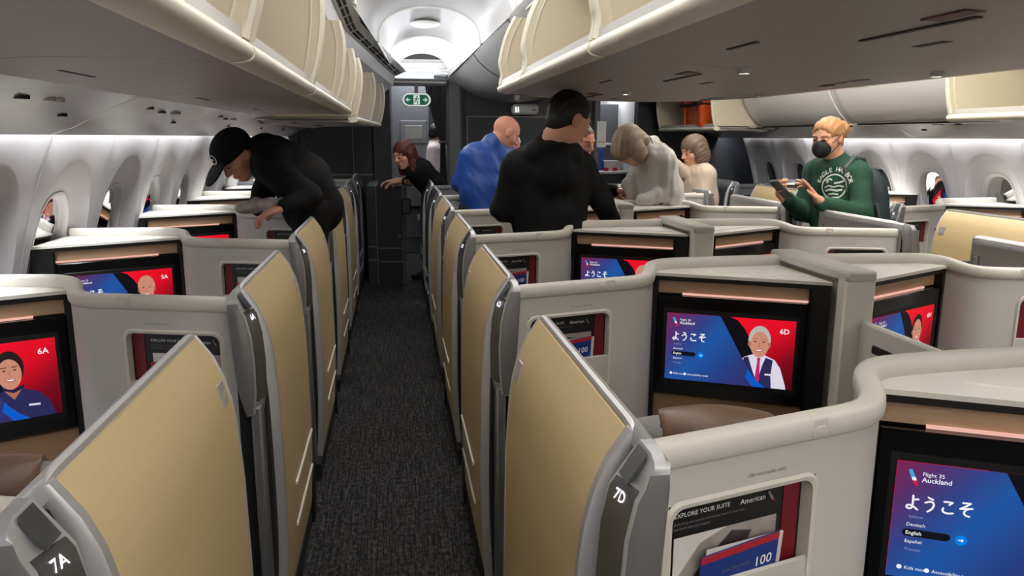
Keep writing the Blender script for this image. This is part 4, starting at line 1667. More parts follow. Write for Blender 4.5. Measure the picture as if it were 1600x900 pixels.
def surfnet(fn, lo, hi, h):
    lo = np.array(lo, float) - 2.5 * h
    n = np.ceil((np.array(hi, float) + 2.5 * h - lo) / h).astype(int) + 1
    ax = [lo[i] + h * np.arange(n[i]) for i in range(3)]
    G = np.stack(np.meshgrid(*ax, indexing='ij'), -1).reshape(-1, 3)
    d = np.concatenate([fn(G[i:i + 200000]) for i in range(0, len(G), 200000)]).reshape(n)
    acc = np.zeros(tuple(n - 1) + (3,))
    cnt = np.zeros(tuple(n - 1))
    base = np.stack(np.meshgrid(*[np.arange(q) for q in n], indexing='ij'), -1).astype(float)
    ins = d < 0
    faces = []
    edges = []
    for a in range(3):
        sl0 = [slice(None)] * 3
        sl1 = [slice(None)] * 3
        sl0[a] = slice(0, -1)
        sl1[a] = slice(1, None)
        d0, d1 = d[tuple(sl0)], d[tuple(sl1)]
        cr = ins[tuple(sl0)] != ins[tuple(sl1)]
        ii = np.argwhere(cr)
        t = d0[cr] / (d0[cr] - d1[cr])
        pos = ii.astype(float)
        pos[:, a] += t
        b, c = (a + 1) % 3, (a + 2) % 3
        for ob in (0, 1):
            for oc in (0, 1):
                q = ii.copy()
                q[:, b] -= ob
                q[:, c] -= oc
                ok = (q >= 0).all(1) & (q < n - 1).all(1)
                np.add.at(acc, tuple(q[ok].T), pos[ok])
                np.add.at(cnt, tuple(q[ok].T), 1)
        edges.append((a, b, c, ii, ins[tuple(sl0)][cr]))
    idx = -np.ones(tuple(n - 1), int)
    m = cnt > 0
    idx[m] = np.arange(m.sum())
    V = acc[m] / cnt[m][:, None] * h + lo
    for a, b, c, ii, s0 in edges:
        ok = (ii[:, b] > 0) & (ii[:, c] > 0) & (ii[:, b] < n[b] - 1) & (ii[:, c] < n[c] - 1)
        ii, s0 = ii[ok], s0[ok]
        q = []
        for ob, oc in ((1, 1), (0, 1), (0, 0), (1, 0)):
            p = ii.copy()
            p[:, b] -= ob
            p[:, c] -= oc
            q.append(idx[tuple(p.T)])
        F = np.stack(q, 1)
        F[~s0] = F[~s0][:, ::-1]
        faces.append(F)
    return V, np.concatenate(faces)


def net_mesh(name, nets, mats, org, smooth_it=1):
    """nets = [(V, F, material index)] joined into one mesh, relative to org"""
    Vs, Fs, Ms, k = [], [], [], 0
    for V, F, mi in nets:
        V = V.copy()
        for _ in range(smooth_it):
            s_ = np.zeros_like(V)
            c = np.zeros(len(V))
            for i in range(4):
                j = (i + 1) % 4
                np.add.at(s_, F[:, i], V[F[:, j]])
                np.add.at(c, F[:, i], 1)
                np.add.at(s_, F[:, j], V[F[:, i]])
                np.add.at(c, F[:, j], 1)
            V = V * .5 + .5 * s_ / np.maximum(c, 1)[:, None]
        Vs.append(V - np.array(org))
        Fs.append(F + k)
        Ms.append(np.full(len(F), mi))
        k += len(V)
    V, F, M = np.concatenate(Vs), np.concatenate(Fs), np.concatenate(Ms)
    me = bpy.data.meshes.new(name)
    me.vertices.add(len(V))
    me.vertices.foreach_set('co', V.ravel())
    me.loops.add(len(F) * 4)
    me.loops.foreach_set('vertex_index', F.ravel())
    me.polygons.add(len(F))
    me.polygons.foreach_set('loop_start', np.arange(len(F)) * 4)
    me.polygons.foreach_set('material_index', M)
    me.polygons.foreach_set('use_smooth', np.ones(len(F), bool))
    for m in mats:
        me.materials.append(MAT[m])
    me.update(calc_edges=True)
    me.validate()
    return me


def wrinkle(fn, amp, fr, seed):
    rs = np.random.RandomState(seed)
    W = rs.normal(0, 1, (5, 3)) * fr * 1.25 * np.array([1, 1, .55])
    W[3:] *= 2.1
    ph = rs.uniform(0, 6, 5)
    G_ = (1, 1, .8, .5, .5)

    def g(P):
        d = fn(P)
        w_ = np.zeros(len(P))
        for i in range(5):
            w_ += G_[i] * (1.3 - 2.2 * np.abs(np.sin(.5 * (P @ W[i]) + ph[i] + 1.4 * np.sin(P @ W[(i + 2) % 3] * .35))))
        return d + amp * w_ / 2.2
    return g


mat('skin', srgb(214, 160, 132), .5, var=(18, .08), spec=.3)
mat('skin_pink', srgb(206, 144, 122), .5, var=(18, .08), spec=.3)
mat('skin_tan', srgb(184, 124, 98), .5, var=(18, .08), spec=.3)
mat('lip', srgb(176, 100, 92), .45)
mat('eye_dark', srgb(32, 24, 22), .2)
mat('hair_black', srgb(13, 11, 11), .55, bump=(90, .6, (3, 3, .5)))
mat('hair_blond', srgb(168, 122, 78), .5, var=(60, .35, (3, 3, .6)), bump=(90, .6, (3, 3, .5)))
mat('hair_grey', srgb(138, 120, 98), .55, var=(46, .42, (3, 3, .6)), bump=(90, .6, (3, 3, .5)))
mat('hair_brown', srgb(104, 84, 70), .5, var=(50, .38, (3, 3, .6)), bump=(90, .6, (3, 3, .5)))
mat('hair_red', srgb(88, 36, 24), .5, var=(50, .3, (3, 3, .6)), bump=(90, .6, (3, 3, .5)))
mat('hair_stubble', srgb(188, 140, 122), .6, var=(120, .12))
mat('cloth_black', srgb(12, 12, 13), .85, bump=(120, .25), spec=.25)
mat('cloth_green', srgb(22, 66, 48), .85, bump=(160, .3))
mat('cloth_grey', srgb(188, 184, 178), .8, bump=(140, .25))
mat('cloth_cream', srgb(196, 178, 160), .85, bump=(140, .25))
mat('cloth_blue', srgb(8, 62, 142), .45, bump=(60, .3), var=(9, .12))
mat('cloth_white', srgb(232, 218, 216), .8)
mat('cloth_navy', srgb(26, 30, 46), .85)
mat('cloth_teal', srgb(30, 44, 50), .7, bump=(120, .3))
mat('strap_grey', srgb(70, 78, 78), .6)
mat('shirt_print', srgb(214, 220, 212), .7)
mat('mask_black', srgb(16, 16, 17), .75, bump=(200, .2))


def hand_prims(S, wrist, d, n, t, curl=(.5, .6, .5), sc=1.0, thumb=.5, spread=.12, curls=None):
    """wrist point, finger direction d, palm normal n, thumb side t"""
    d = nv(d)
    n = nv(np.array(n) - np.dot(n, d) * d)
    t0 = np.cross(d, n)
    t = t0 if np.dot(t0, t) > 0 else -t0
    w_ = np.array(wrist, float)
    offs = (.030, .010, -.010, -.029)
    lens = ((.040, .025, .020), (.044, .028, .022), (.041, .026, .021), (.032, .020, .018))
    for i in range(4):
        kn = w_ + (d * (.088 - .006 * abs(i - 1)) + t * offs[i]) * sc
        S.cone(w_ + (d * .012 + t * offs[i] * .62) * sc, kn, .0150 * sc, .0112 * sc, k=.014)
        p = kn
        ang = 0
        dd = nv(d + t * spread * (1.2 - .8 * i))
        cu = curls[i] if curls else curl
        for j, L in enumerate(lens[i]):
            ang += cu[j]
            v = dd * math.cos(ang) + n * math.sin(ang)
            q = p + v * L * sc
            r0 = (.0096, .0088, .0080, .0070)[j] * (1 if i < 3 else .88)
            S.cone(p, q, r0 * sc, (r0 - .0010) * sc, k=.0035)
            p = q
    b = w_ + (d * .020 + t * .022 + n * .006) * sc
    m1 = b + nv(d * .75 + t * .75 + n * thumb * .6) * .040 * sc
    m2 = m1 + nv(d * .95 + t * .25 + n * thumb) * .032 * sc
    m3 = m2 + nv(d * 1.0 + t * .05 + n * thumb * 1.2) * .024 * sc
    S.cone(b, m1, .0150 * sc, .0112 * sc, k=.012)
    S.cone(m1, m2, .0108 * sc, .0096 * sc, k=.004)
    S.cone(m2, m3, .0096 * sc, .0078 * sc, k=.004)


def head_frame(f, u):
    f = nv(f)
    u = np.array(u, float)
    u = nv(u - np.dot(u, f) * f)
    r = np.cross(f, u)
    return f, u, r


def make_person(name_label, J, f, u=(0, 0, 1), skin='skin', top='cloth_black', hair=None, hair_mat='hair_black', sc=1.0, face=True, bulk=1.0, amp=.004,
                hands=None, legs='cloth_navy', feet=None, sleeves=1.0, collar=True, group=None, body_h=.014, head_h=.0048, top_h=.0095, torso_w=1.0, seed=1, hoodie=False, legdir=None):
    g = {k: np.array(v, float) for k, v in J.items()}
    H, N = g['head'], g['neck']
    base = g['hip'].copy()
    base[2] = 0
    t = thing('person', tuple(base), name_label, 'person', 'people in the cabin')
    f, u, r = head_frame(f, u)
    R = np.stack([f, r, u])
    Q = lambda a, b, c: H + (f * a + r * b + u * c) * sc
    # --- skin: whole body, one mesh
    S = SDF()
    sh = .5 * (g['sL'] + g['sR'])
    ax = nv(g['sR'] - g['sL'])
    hipr = ax * .095
    cL, cR = g['sL'] * .62 + sh * .38, g['sR'] * .62 + sh * .38
    S.cone(cL, g['waist'] - ax * .07, .070 * bulk, .070 * bulk, k=.06)
    S.cone(cR, g['waist'] + ax * .07, .070 * bulk, .070 * bulk, k=.06)
    S.cone(g['waist'], g['hip'], .115 * bulk, .13 * bulk, k=.06)
    S.cone(N, g['chest'], .058, .085 * bulk, k=.04)
    for s_ in 'LR':
        S.cone(sh, g['s' + s_], .050, .040, k=.02)
        S.cone(g['s' + s_], g['e' + s_], .040, .034, k=.02)
        S.cone(g['e' + s_], g['w' + s_], .034, .024, k=.015)
    ft = feet
    fd = nv(np.array(legdir if legdir is not None else (f[0], f[1], 0)) * np.array([1, 1, 0]) + 1e-6)
    knee = {}
    for s_, q in (('L', -1), ('R', 1)):
        hp = g['hip'] + hipr * q
        fo = np.array([hp[0], hp[1], .06]) if ft is None else np.array(ft[0 if q < 0 else 1], float)
        kn = .5 * (hp + fo) + fd * .03
        knee[s_] = (hp, kn, fo)
        S.cone(hp, kn, .085, .055, k=.03)
        S.cone(kn, fo, .055, .036, k=.02)
    S.cone(N, Q(-.02, 0, -.05), .060 * sc, .054 * sc, k=.02)
    nets = [surfnet(S, S.lo, S.hi, body_h) + (0,)]
    # --- head
    D = SDF()
    D.ell(Q(-.006, 0, .030), np.array([.097, .076, .086]) * sc, R)
    D.ell(Q(.022, 0, -.040), np.array([.066, .059, .074]) * sc, R, k=.03 * sc)
    D.ell(Q(.060, 0, -.090), np.array([.024, .026, .020]) * sc, R, k=.025 * sc)
    for q in (-1, 1):
        D.ell(Q(.050, q * .040, -.022), np.array([.028, .024, .024]) * sc, R, k=.02 * sc)
        D.cone(Q(.082, q * .012, .024), Q(.070, q * .048, .026), .012 * sc, .010 * sc, k=.012)
        D.ell(Q(.094, q * .030, .006), np.array([.014, .019, .011]) * sc, R, k=.010, cut=True)
        D.ell(Q(-.004, q * .077, -.002), np.array([.021, .010, .033]) * sc, R, k=.008)
        D.ell(Q(.002, q * .087, .000), np.array([.011, .006, .020]) * sc, R, k=.006, cut=True)
        D.ell(Q(.080, q * .030, .004), np.array([.012, .014, .009]) * sc, R, k=.004)
    D.cone(Q(.090, 0, .012), Q(.108, 0, -.022), .009 * sc, .013 * sc, k=.010)
    for q in (-1, 1):
        D.ell(Q(.098, q * .012, -.026), np.array([.012, .009, .008]) * sc, R, k=.006)
    D.ell(Q(.086, 0, -.053), np.array([.012, .024, .006]) * sc, R, k=.006)
    D.ell(Q(.084, 0, -.064), np.array([.012, .021, .007]) * sc, R, k=.006)
    D.cone(Q(-.02, 0, -.055), N * .75 + Q(-.02, 0, -.05) * .25, .055 * sc, .060 * sc, k=.03)
    V, F = surfnet(D, D.lo, D.hi, head_h)
    nets.append((V, F, 0))
    # --- hands
    for hd in hands or []:
        Hn = SDF()
        hand_prims(Hn, **hd)
        el = min((g['eL'], g['eR']), key=lambda q: np.linalg.norm(q - np.array(hd['wrist'])))
        Hn.cone(hd['wrist'], np.array(hd['wrist']) + nv(el - np.array(hd['wrist'])) * .07, .023, .025, k=.02)
        V, F = surfnet(Hn, Hn.lo, Hn.hi, .0032)
        nets.append((V, F, 0))
    link('body', net_mesh('body', nets, [skin], base), t)
    # --- face pieces
    if face:
        for q in (-1, 1):
            mb = MB().ellipsoid(Vector(Q(.0905, q * .030, .004) - base), (.004 * sc, .009 * sc, .0042 * sc), 'eye_dark', 10, 6, R=Matrix(np.stack([f, r, u]).T.tolist()))
            mb.obj('eye', t, 60)
            mb = MB().tube([Vector(Q(a, q * b, c) - base) for a, b, c in ((.0935, .014, .025), (.0915, .030, .030), (.080, .046, .026))], .0035 * sc, hair_mat if hair else 'skin_pink', 6)
            mb.obj('eyebrow', t, 60)
        mb = MB().ellipsoid(Vector(Q(.0945, 0, -.058) - base), (.003 * sc, .019 * sc, .007 * sc), 'lip', 12, 6, R=Matrix(np.stack([f, r, u]).T.tolist()))
        mb.obj('mouth', t, 60)
    # --- clothes
    T = SDF()
    i_ = .014
    T.cone(cL, g['waist'] - ax * .075, .085 * bulk + i_, .088 * bulk + i_, k=.07)
    T.cone(cR, g['waist'] + ax * .075, .085 * bulk + i_, .088 * bulk + i_, k=.07)
    T.cone(g['waist'], g['hip'], .115 * bulk + i_, .132 * bulk + i_, k=.07)
    T.cone(N * .8 + sh * .2, g['chest'], .060 + i_, .10 * bulk + i_, k=.06)
    for s_ in 'LR':
        T.cone(sh * .8 + N * .2, g['s' + s_], .062 + i_, .050 + i_, k=.04)
        T.cone(g['s' + s_], g['e' + s_], .050 + i_ * 1.2, .043 + i_, k=.03)
        if sleeves >= .99:
            T.cone(g['e' + s_], g['w' + s_], .043 + i_, .030 + i_ * .8, k=.02)
    if collar:
        T.cone(N, N + (H - N) * .12, .060 * sc + .010, .060 * sc + .006, k=.02)
    if hoodie:
        bk = -nv(np.array([f[0], f[1], 0]))
        bk = nv(np.cross(ax, (0, 0, 1))) if np.dot(np.cross(ax, (0, 0, 1)), -np.array([fd[0], fd[1], 0])) > 0 else -nv(np.cross(ax, (0, 0, 1)))
        T.cone(N - ax * .10 + bk * .07 + np.array([0, 0, -.03]), N + ax * .10 + bk * .07 + np.array([0, 0, -.03]), .055, .055, k=.015)
        T.cone(N + bk * .108 - ax * .03 + np.array([0, 0, -.12]), N + bk * .10 + ax * .03 + np.array([0, 0, -.12]), .085, .085, k=.018, flat=(bk, .42))
    Tn = wrinkle(T, amp, 26, seed)
    if hoodie:
        pass
    V, F = surfnet(Tn, T.lo, T.hi, top_h)
    topo = link('jacket' if hoodie or amp > .0045 else 'shirt', net_mesh('shirt', [(V, F, 0)], [top], base), t)
    # --- trousers and shoes
    L = SDF()
    for s_ in 'LR':
        hp, kn, fo = knee[s_]
        L.cone(hp, kn, .100, .068, k=.04)
        L.cone(kn, fo + np.array([0, 0, .01]), .068, .050, k=.02)
    L.cone(g['waist'] * .4 + g['hip'] * .6, g['hip'], .115 * bulk, .13 * bulk, k=.05)
    V, F = surfnet(wrinkle(L, .003, 22, seed + 5), L.lo, L.hi, .016)
    link('trousers', net_mesh('trousers', [(V, F, 0)], [legs], base), t)
    for s_ in 'LR':
        hp, kn, fo = knee[s_]
        B = SDF()
        a = np.array([fo[0], fo[1], .045])
        B.cone(a - fd * .05, a + fd * .13, .044, .034, k=.02, flat=((0, 0, 1), .9))
        B.plane((0, 0, .004), (0, 0, -1))
        V, F = surfnet(B, B.lo, B.hi, .012)
        link('shoe', net_mesh('shoe', [(V, F, 0)], ['cloth_black'], base), t)
    # --- hair
    if hair:
        Hh = SDF()
        if hair == 'short':
            Hh.ell(Q(-.012, 0, .036), np.array([.101, .083, .092]) * sc, R)
            Hh.ell(Q(-.050, 0, -.025), np.array([.052, .066, .050]) * sc, R, k=.02)
            Hh.plane(Q(.066, 0, .055), f * 1.0 - u * .55, k=.012)
            for q in (-1, 1):
                Hh.ell(Q(.050, q * .085, -.03), np.array([.062, .045, .055]) * sc, R, k=.012, cut=True)
                Hh.ell(Q(-.002, q * .088, -.012), np.array([.022, .018, .034]) * sc, R, k=.01, cut=True)
        elif hair == 'bob':
            Hh.ell(Q(-.012, 0, .036), np.array([.108, .092, .096]) * sc, R)
            for q in (-1, 1):
                Hh.ell(Q(-.018, q * .074, -.040), np.array([.066, .034, .085]) * sc, R, k=.03)
            Hh.ell(Q(-.070, 0, -.040), np.array([.052, .080, .085]) * sc, R, k=.03)
            Hh.ell(Q(.115, 0, -.045), np.array([.075, .064, .090]) * sc, R, k=.015, cut=True)
        elif hair == 'hang':
            Hh.ell(Q(-.008, 0, .040), np.array([.110, .092, .094]) * sc, R)
            for q in (-1, 1):
                Hh.ell(Q(.025, q * .078, -.030), np.array([.060, .030, .080]) * sc, R, k=.03)
            Hh.ell(Q(.085, 0, .030), np.array([.040, .070, .055]) * sc, R, k=.03)
            Hh.ell(Q(-.070, 0, -.030), np.array([.052, .074, .060]) * sc, R, k=.03)
        elif hair == 'long':
            Hh.ell(Q(-.012, 0, .036), np.array([.106, .088, .094]) * sc, R)
            for q in (-1, 1):
                Hh.cone(Q(-.005, q * .074, .0), Q(-.03, q * .078, -.02) + np.array([0, 0, -.15]), .034 * sc, .030 * sc, k=.03)
            Hh.cone(Q(-.065, 0, .0), N + np.array([0, 0, -.10]) - f * .05, .060 * sc, .06, k=.03)
            Hh.ell(Q(.115, 0, -.040), np.array([.075, .060, .098]) * sc, R, k=.012, cut=True)
        elif hair == 'bun':
            Hh.ell(Q(-.010, 0, .036), np.array([.104, .086, .094]) * sc, R)
            Hh.ell(Q(-.060, 0, -.030), np.array([.048, .060, .050]) * sc, R, k=.02)
            Hh.plane(Q(.083, 0, .062), f * 1.0 - u * .48, k=.010)
            for q in (-1, 1):
                Hh.ell(Q(.050, q * .085, -.04), np.array([.058, .045, .062]) * sc, R, k=.012, cut=True)
                Hh.ell(Q(-.002, q * .088, -.012), np.array([.022, .018, .034]) * sc, R, k=.01, cut=True)
            Hh.ell(Q(-.138, 0, .032), np.array([.050, .052, .054]) * sc, R, k=.01)
            for k in range(6):
                a = k * 1.05
                Hh.cone(Q(-.14, .025 * math.cos(a), .03 + .025 * math.sin(a)), Q(-.195, .046 * math.cos(a + .4), .022 + .05 * math.sin(a + .4)), .012, .004, k=.006)
        if hair in ('short', 'bun', 'crop'):
            pass

        def strands(P, Hh=Hh):
            d = Hh(P)
            q = (P - H) @ R.T
            ang = np.arctan2(q[:, 1], q[:, 2] + .12)
            return d + .0020 * np.sin(ang * 38 + 26 * q[:, 0]) + .0012 * np.sin(ang * 17 - 40 * q[:, 0])
        if hair != 'crop':
            V, F = surfnet(strands, Hh.lo - .01, Hh.hi + .01, .0052)
            link('hair', net_mesh('hair', [(V, F, 0)], [hair_mat], base), t)
    return t, topo, Q, base, R


J = {}
J['hoodie'] = dict(head=(0.824, 3.62, 1.541), neck=(0.727, 3.64, 1.415), sL=(0.57, 3.6, 1.319), sR=(0.915, 3.70, 1.312), eL=(0.511, 3.64, 1.120), eR=(1.025, 3.70, 1.141), wL=(0.663, 3.85, 1.062), wR=(1.120, 3.76, 0.985), chest=(0.742, 3.66, 1.277), waist=(0.745, 3.66, 1.059), hip=(0.747, 3.66, 0.932))
J['cap'] = dict(head=(-0.793, 4.12, 1.364), neck=(-0.665, 4.14, 1.406), sL=(-0.602, 3.94, 1.309), sR=(-0.629, 4.32, 1.369), eL=(-0.413, 3.9, 1.172), eR=(-0.699, 4.27, 1.167), wL=(-0.525, 3.8, 1.128), wR=(-0.72, 4.17, 1.087), chest=(-0.579, 4.14, 1.334), waist=(-0.477, 4.17, 1.233), hip=(-0.438, 4.18, 1.096))
J['green'] = dict(head=(2.541, 4.25, 1.462), neck=(2.63, 4.28, 1.317), sL=(2.68, 4.12, 1.245), sR=(2.579, 4.42, 1.262), eL=(2.632, 4.00, 1.046), eR=(2.493, 4.4, 1.013), wL=(2.380, 4.0, 1.100), wR=(2.265, 4.17, 1.117), chest=(2.623, 4.25, 1.193), waist=(2.633, 4.25, 1.011), hip=(2.647, 4.25, 0.854))
J['grey'] = dict(head=(1.520, 4.85, 1.410), neck=(1.661, 4.9, 1.398), sL=(1.708, 4.75, 1.315), sR=(1.697, 5.05, 1.322), eL=(1.748, 4.74, 1.117), eR=(1.591, 5.05, 1.149), wL=(1.565, 4.7, 1.064), wR=(1.597, 5.0, 1.052), chest=(1.71, 4.9, 1.283), waist=(1.761, 4.9, 1.106), hip=(1.787, 4.9, 0.956))
J['bob'] = dict(head=(2.415, 6.0, 1.357), neck=(2.462, 6.02, 1.243), sL=(2.494, 5.9, 1.165), sR=(2.423, 6.12, 1.176), eL=(2.453, 5.85, 0.987), eR=(2.314, 6.0, 1.193), wL=(2.306, 5.85, 0.985), wR=(2.188, 5.9, 1.288), chest=(2.462, 6.0, 1.103), waist=(2.481, 6.0, 0.961), hip=(2.489, 6.0, 0.813))
J['blue'] = dict(head=(0.793, 5.5, 1.490), neck=(0.700, 5.5, 1.420), sL=(0.53, 5.5, 1.308), sR=(0.829, 5.55, 1.309), eL=(0.46, 5.52, 1.13), eR=(0.885, 5.6, 1.194), wL=(0.611, 5.75, 1.078), wR=(0.903, 5.72, 1.341), chest=(0.657, 5.52, 1.267), waist=(0.645, 5.5, 1.095), hip=(0.644, 5.5, 0.949))
J['red'] = dict(head=(0.095, 7.2, 1.298), neck=(0.192, 7.3, 1.223), sL=(0.174, 7.2, 1.145), sR=(0.28, 7.5, 1.169), eL=(0.262, 7.3, 1.022), eR=(0.143, 7.55, 1.043), wL=(0.067, 7.42, 1.045), wR=(0.02, 7.6, 1.049), chest=(0.263, 7.4, 1.094), waist=(0.384, 7.55, 0.968), hip=(0.421, 7.65, 0.846))
J['crew'] = dict(head=(0.522, 9.3, 1.492), neck=(0.506, 9.3, 1.402), sL=(0.471, 9.22, 1.312), sR=(0.552, 9.42, 1.31), eL=(0.443, 9.2, 1.144), eR=(0.601, 9.4, 1.149), wL=(0.561, 9.15, 1.08), wR=(0.633, 9.3, 1.068), chest=(0.508, 9.3, 1.228), waist=(0.506, 9.3, 1.053), hip=(0.503, 9.3, 0.884))
J['hidden'] = dict(head=(1.235, 5.05, 1.431), neck=(1.173, 5.1, 1.344), sL=(1.017, 5.15, 1.26), sR=(1.255, 5.1, 1.25), eL=(1.009, 5.15, 1.097), eR=(1.352, 5.15, 1.101), wL=(1.113, 5.0, 1.018), wR=(1.483, 5.1, 1.102), chest=(1.167, 5.12, 1.216), waist=(1.161, 5.12, 1.053), hip=(1.163, 5.12, 0.921))

# man in the black hoodie, seen from behind, head turned to the right
make_person('tall man seen from behind in black hoodie with short dark hair', J['hoodie'], (.86, .30, -.36), (.35, .10, .94), hair='short', sc=1.08, hoodie=True, amp=.005,
            bulk=1.12, seed=3, legdir=(0, 1, 0))
# man in the cap, bent over the suite wall
P1 = make_person('man in black hooded top and black cap bending over a suite wall', J['cap'], (-.52, -.46, -.72), (-.60, -.34, .72), skin='skin_pink', hair='short', sc=1.05, hoodie=True,
                 amp=.005, bulk=1.12, seed=4, legdir=(-1, 0, 0), feet=((-.50, 4.05, .06), (-.46, 4.25, .06)), legs='cloth_black',
                 hands=[dict(wrist=(-0.533, 3.800, 1.124), d=(-.90, -.10, -.28), n=(-.1, .1, -1), t=(0, 1, .2), curl=(.35, .5, .4))])
Qc, base = P1[2], P1[3]
f, r, u = P1[4]
S = SDF()
S.ell(Qc(-.004, 0, .046), np.array([.112, .092, .090]) * 1.05, P1[4])
S.plane(Qc(0, 0, .012), -u + f * .10, k=.006)
V, F = surfnet(S, S.lo, S.hi, .0055)
S2 = SDF()
S2.ell(Qc(.135, 0, .034), np.array([.085, .078, .010]) * 1.05, np.stack([nv(f - u * .22), r, nv(u + f * .22)]), k=.01)
V2, F2 = surfnet(S2, S2.lo, S2.hi, .0050)
cap_o = link('cap', net_mesh('cap', [(V, F, 0), (V2, F2, 0)], ['cloth_black'], base), P1[0])
mb = MB()
c0 = Qc(.106, -.022, .082)
nrm = nv(f * .90 + u * .30 - r * .22)
e1 = nv(np.cross(u, nrm))
e2 = np.cross(nrm, e1)
for rr in ((.026, .021), (.006, 0)):
    ring = [[tuple(c0 + nrm * .004 + (e1 * math.cos(a) + e2 * math.sin(a)) * q - base) for a in [2 * math.pi * k / 24 for k in range(24)]] for q in rr]
    mb.grid(ring, 'shirt_print', closed=True)
mb.obj('cap_badge', cap_o, fix=False)

# woman in the green sweatshirt
PG = make_person('woman in green sweatshirt and black mask holding a phone, blond bun', J['green'], (-.86, -.46, -.16), (-.1, -.05, 1), hair='bun', hair_mat='hair_blond', top='cloth_green', sc=.98,
                 amp=.0042, bulk=.98, seed=6, legdir=(-1, 0, 0),
                 hands=[dict(wrist=(2.355, 3.985, 1.118), d=(-.62, .05, .78), n=(-.72, .3, -.62), t=(.1, -.95, .1), curl=(.10, .12, .10), curls=[(.05, .10, .08), (.22, .2, .15), (.35, .35, .3), (.5, .45, .4)], thumb=.2),
                        dict(wrist=(2.255, 4.175, 1.110), d=(-.62, -.20, .55), n=(.10, -.75, .62), t=(.55, -.2, .7), curl=(.75, .65, .5), thumb=.5)])
tg, topg, Qg, bg, Rg = PG
f, r, u = Rg
S = SDF()
S.ell(Qg(.070, 0, -.050), np.array([.052, .058, .058]) * .98, Rg)
S.cone(Qg(.112, 0, -.012), Qg(.118, 0, -.070), .010, .012, k=.03)
S.plane(Qg(.045, 0, 0), -f, k=.01)
V, F = surfnet(S, S.lo, S.hi, .005)
mk = link('face_mask', net_mesh('face_mask', [(V, F, 0)], ['mask_black'], bg), tg)
mb = MB()
for q in (-1, 1):
    mb.tube([Vector(Qg(a, q * b, c) - bg) for a, b, c in ((.075, .052, -.022), (.045, .072, -.010), (.005, .086, .018))], .0022, 'mask_black', 5)
    mb.tube([Vector(Qg(a, q * b, c) - bg) for a, b, c in ((.065, .055, -.080), (.040, .068, -.055), (.000, .086, -.022))], .0022, 'mask_black', 5)
mb.obj('mask_strap', mk, 60)['kind'] = 'stuff'
# print on the sweatshirt, laid on the cloth
from mathutils.bvhtree import BVHTree
tme = topg.data
bvh = BVHTree.FromPolygons([v.co for v in tme.vertices], [tuple(p.vertices) for p in tme.polygons])
cn = nv((-.72, -.69, .10))
e1 = nv((.69, -.72, 0))
e2 = np.cross(cn, e1)
e2 = e2 if e2[2] > 0 else -e2
cc = np.array([2.545, 4.155, 1.185]) - bg


def on_cloth(a, b):
    p = Vector(cc + e1 * a + e2 * b + cn * .4)
    hit = bvh.ray_cast(p, Vector(-cn))
    if hit[0] is None:
        return tuple(cc + e1 * a + e2 * b)
    return tuple(hit[0] + Vector(cn) * .003)


mb = MB()
word = 'EAGLE HARBOR'
for i, ch in enumerate(word):
    a = math.radians(162 - 144 * i / (len(word) - 1))
    vs, fs = text_geo(ch, .038, 'CENTER', True)
    ra, rot = .088, a - math.pi / 2
    pts = [(ra * math.cos(a) + x * math.cos(rot) - y * math.sin(rot), ra * math.sin(a) + x * math.sin(rot) + y * math.cos(rot)) for x, y in vs]
    if fs:
        mb.add([on_cloth(*p) for p in pts], fs, 'shirt_print')
ring = [[on_cloth(q * math.cos(2 * math.pi * k / 40), q * math.sin(2 * math.pi * k / 40)) for k in range(40)] for q in (.074, .066)]
mb.grid(ring, 'shirt_print', closed=True)
for st, wd in (([(-.055, -.01), (-.03, .004), (0, -.004), (.03, .006), (.058, 0)], .008), ([(-.05, -.028), (-.02, -.018), (.02, -.024), (.05, -.016)], .012), ([(-.03, -.048), (0, -.042), (.03, -.046)], .010),
               ([(.0, .018), (.03, .024), (.052, .032)], .010), ([(-.05, .03), (-.03, .045), (-.012, .036)], .008), ([(-.045, .018), (-.03, .03)], .006)):
    for p0, p1 in zip(st[:-1], st[1:]):
        dx, dy = p1[0] - p0[0], p1[1] - p0[1]
        L_ = math.hypot(dx, dy)
        nx, ny = -dy / L_ * wd / 2, dx / L_ * wd / 2
        mb.add([on_cloth(p0[0] + nx, p0[1] + ny), on_cloth(p0[0] - nx, p0[1] - ny), on_cloth(p1[0] - nx, p1[1] - ny), on_cloth(p1[0] + nx, p1[1] + ny)], [(0, 1, 2, 3)], 'shirt_print')
mb.obj('shirt_lettering', topg, fix=False)
# her phone
ph = thing('phone', (2.19, 4.115, 1.165), 'grey smartphone held by the masked woman', 'phone')
mb = MB()
mb.box(-.038, .038, -.0045, .0045, -.078, .078, 'silver_matt', .004)
mb.obj('case', ph, 40)
mb = MB()
mb.box(-.034, .034, .0045, .0052, -.073, .073, 'black_gloss')
mb.obj('display', ph)
mb = MB()
mb.box(-.030, -.004, -.0065, -.004, .040, .068, 'dark_grey', .003)
mb.obj('camera_bump', ph, 40)
zax = Vector((-.62, -.15, .52)).normalized()
yax = Vector((.62, .30, .72))
yax = (yax - zax * yax.dot(zax)).normalized()
xax = yax.cross(zax)
ph.matrix_world = Matrix(((xax.x, yax.x, zax.x, 2.188), (xax.y, yax.y, zax.y, 4.100), (xax.z, yax.z, zax.z, 1.172), (0, 0, 0, 1)))
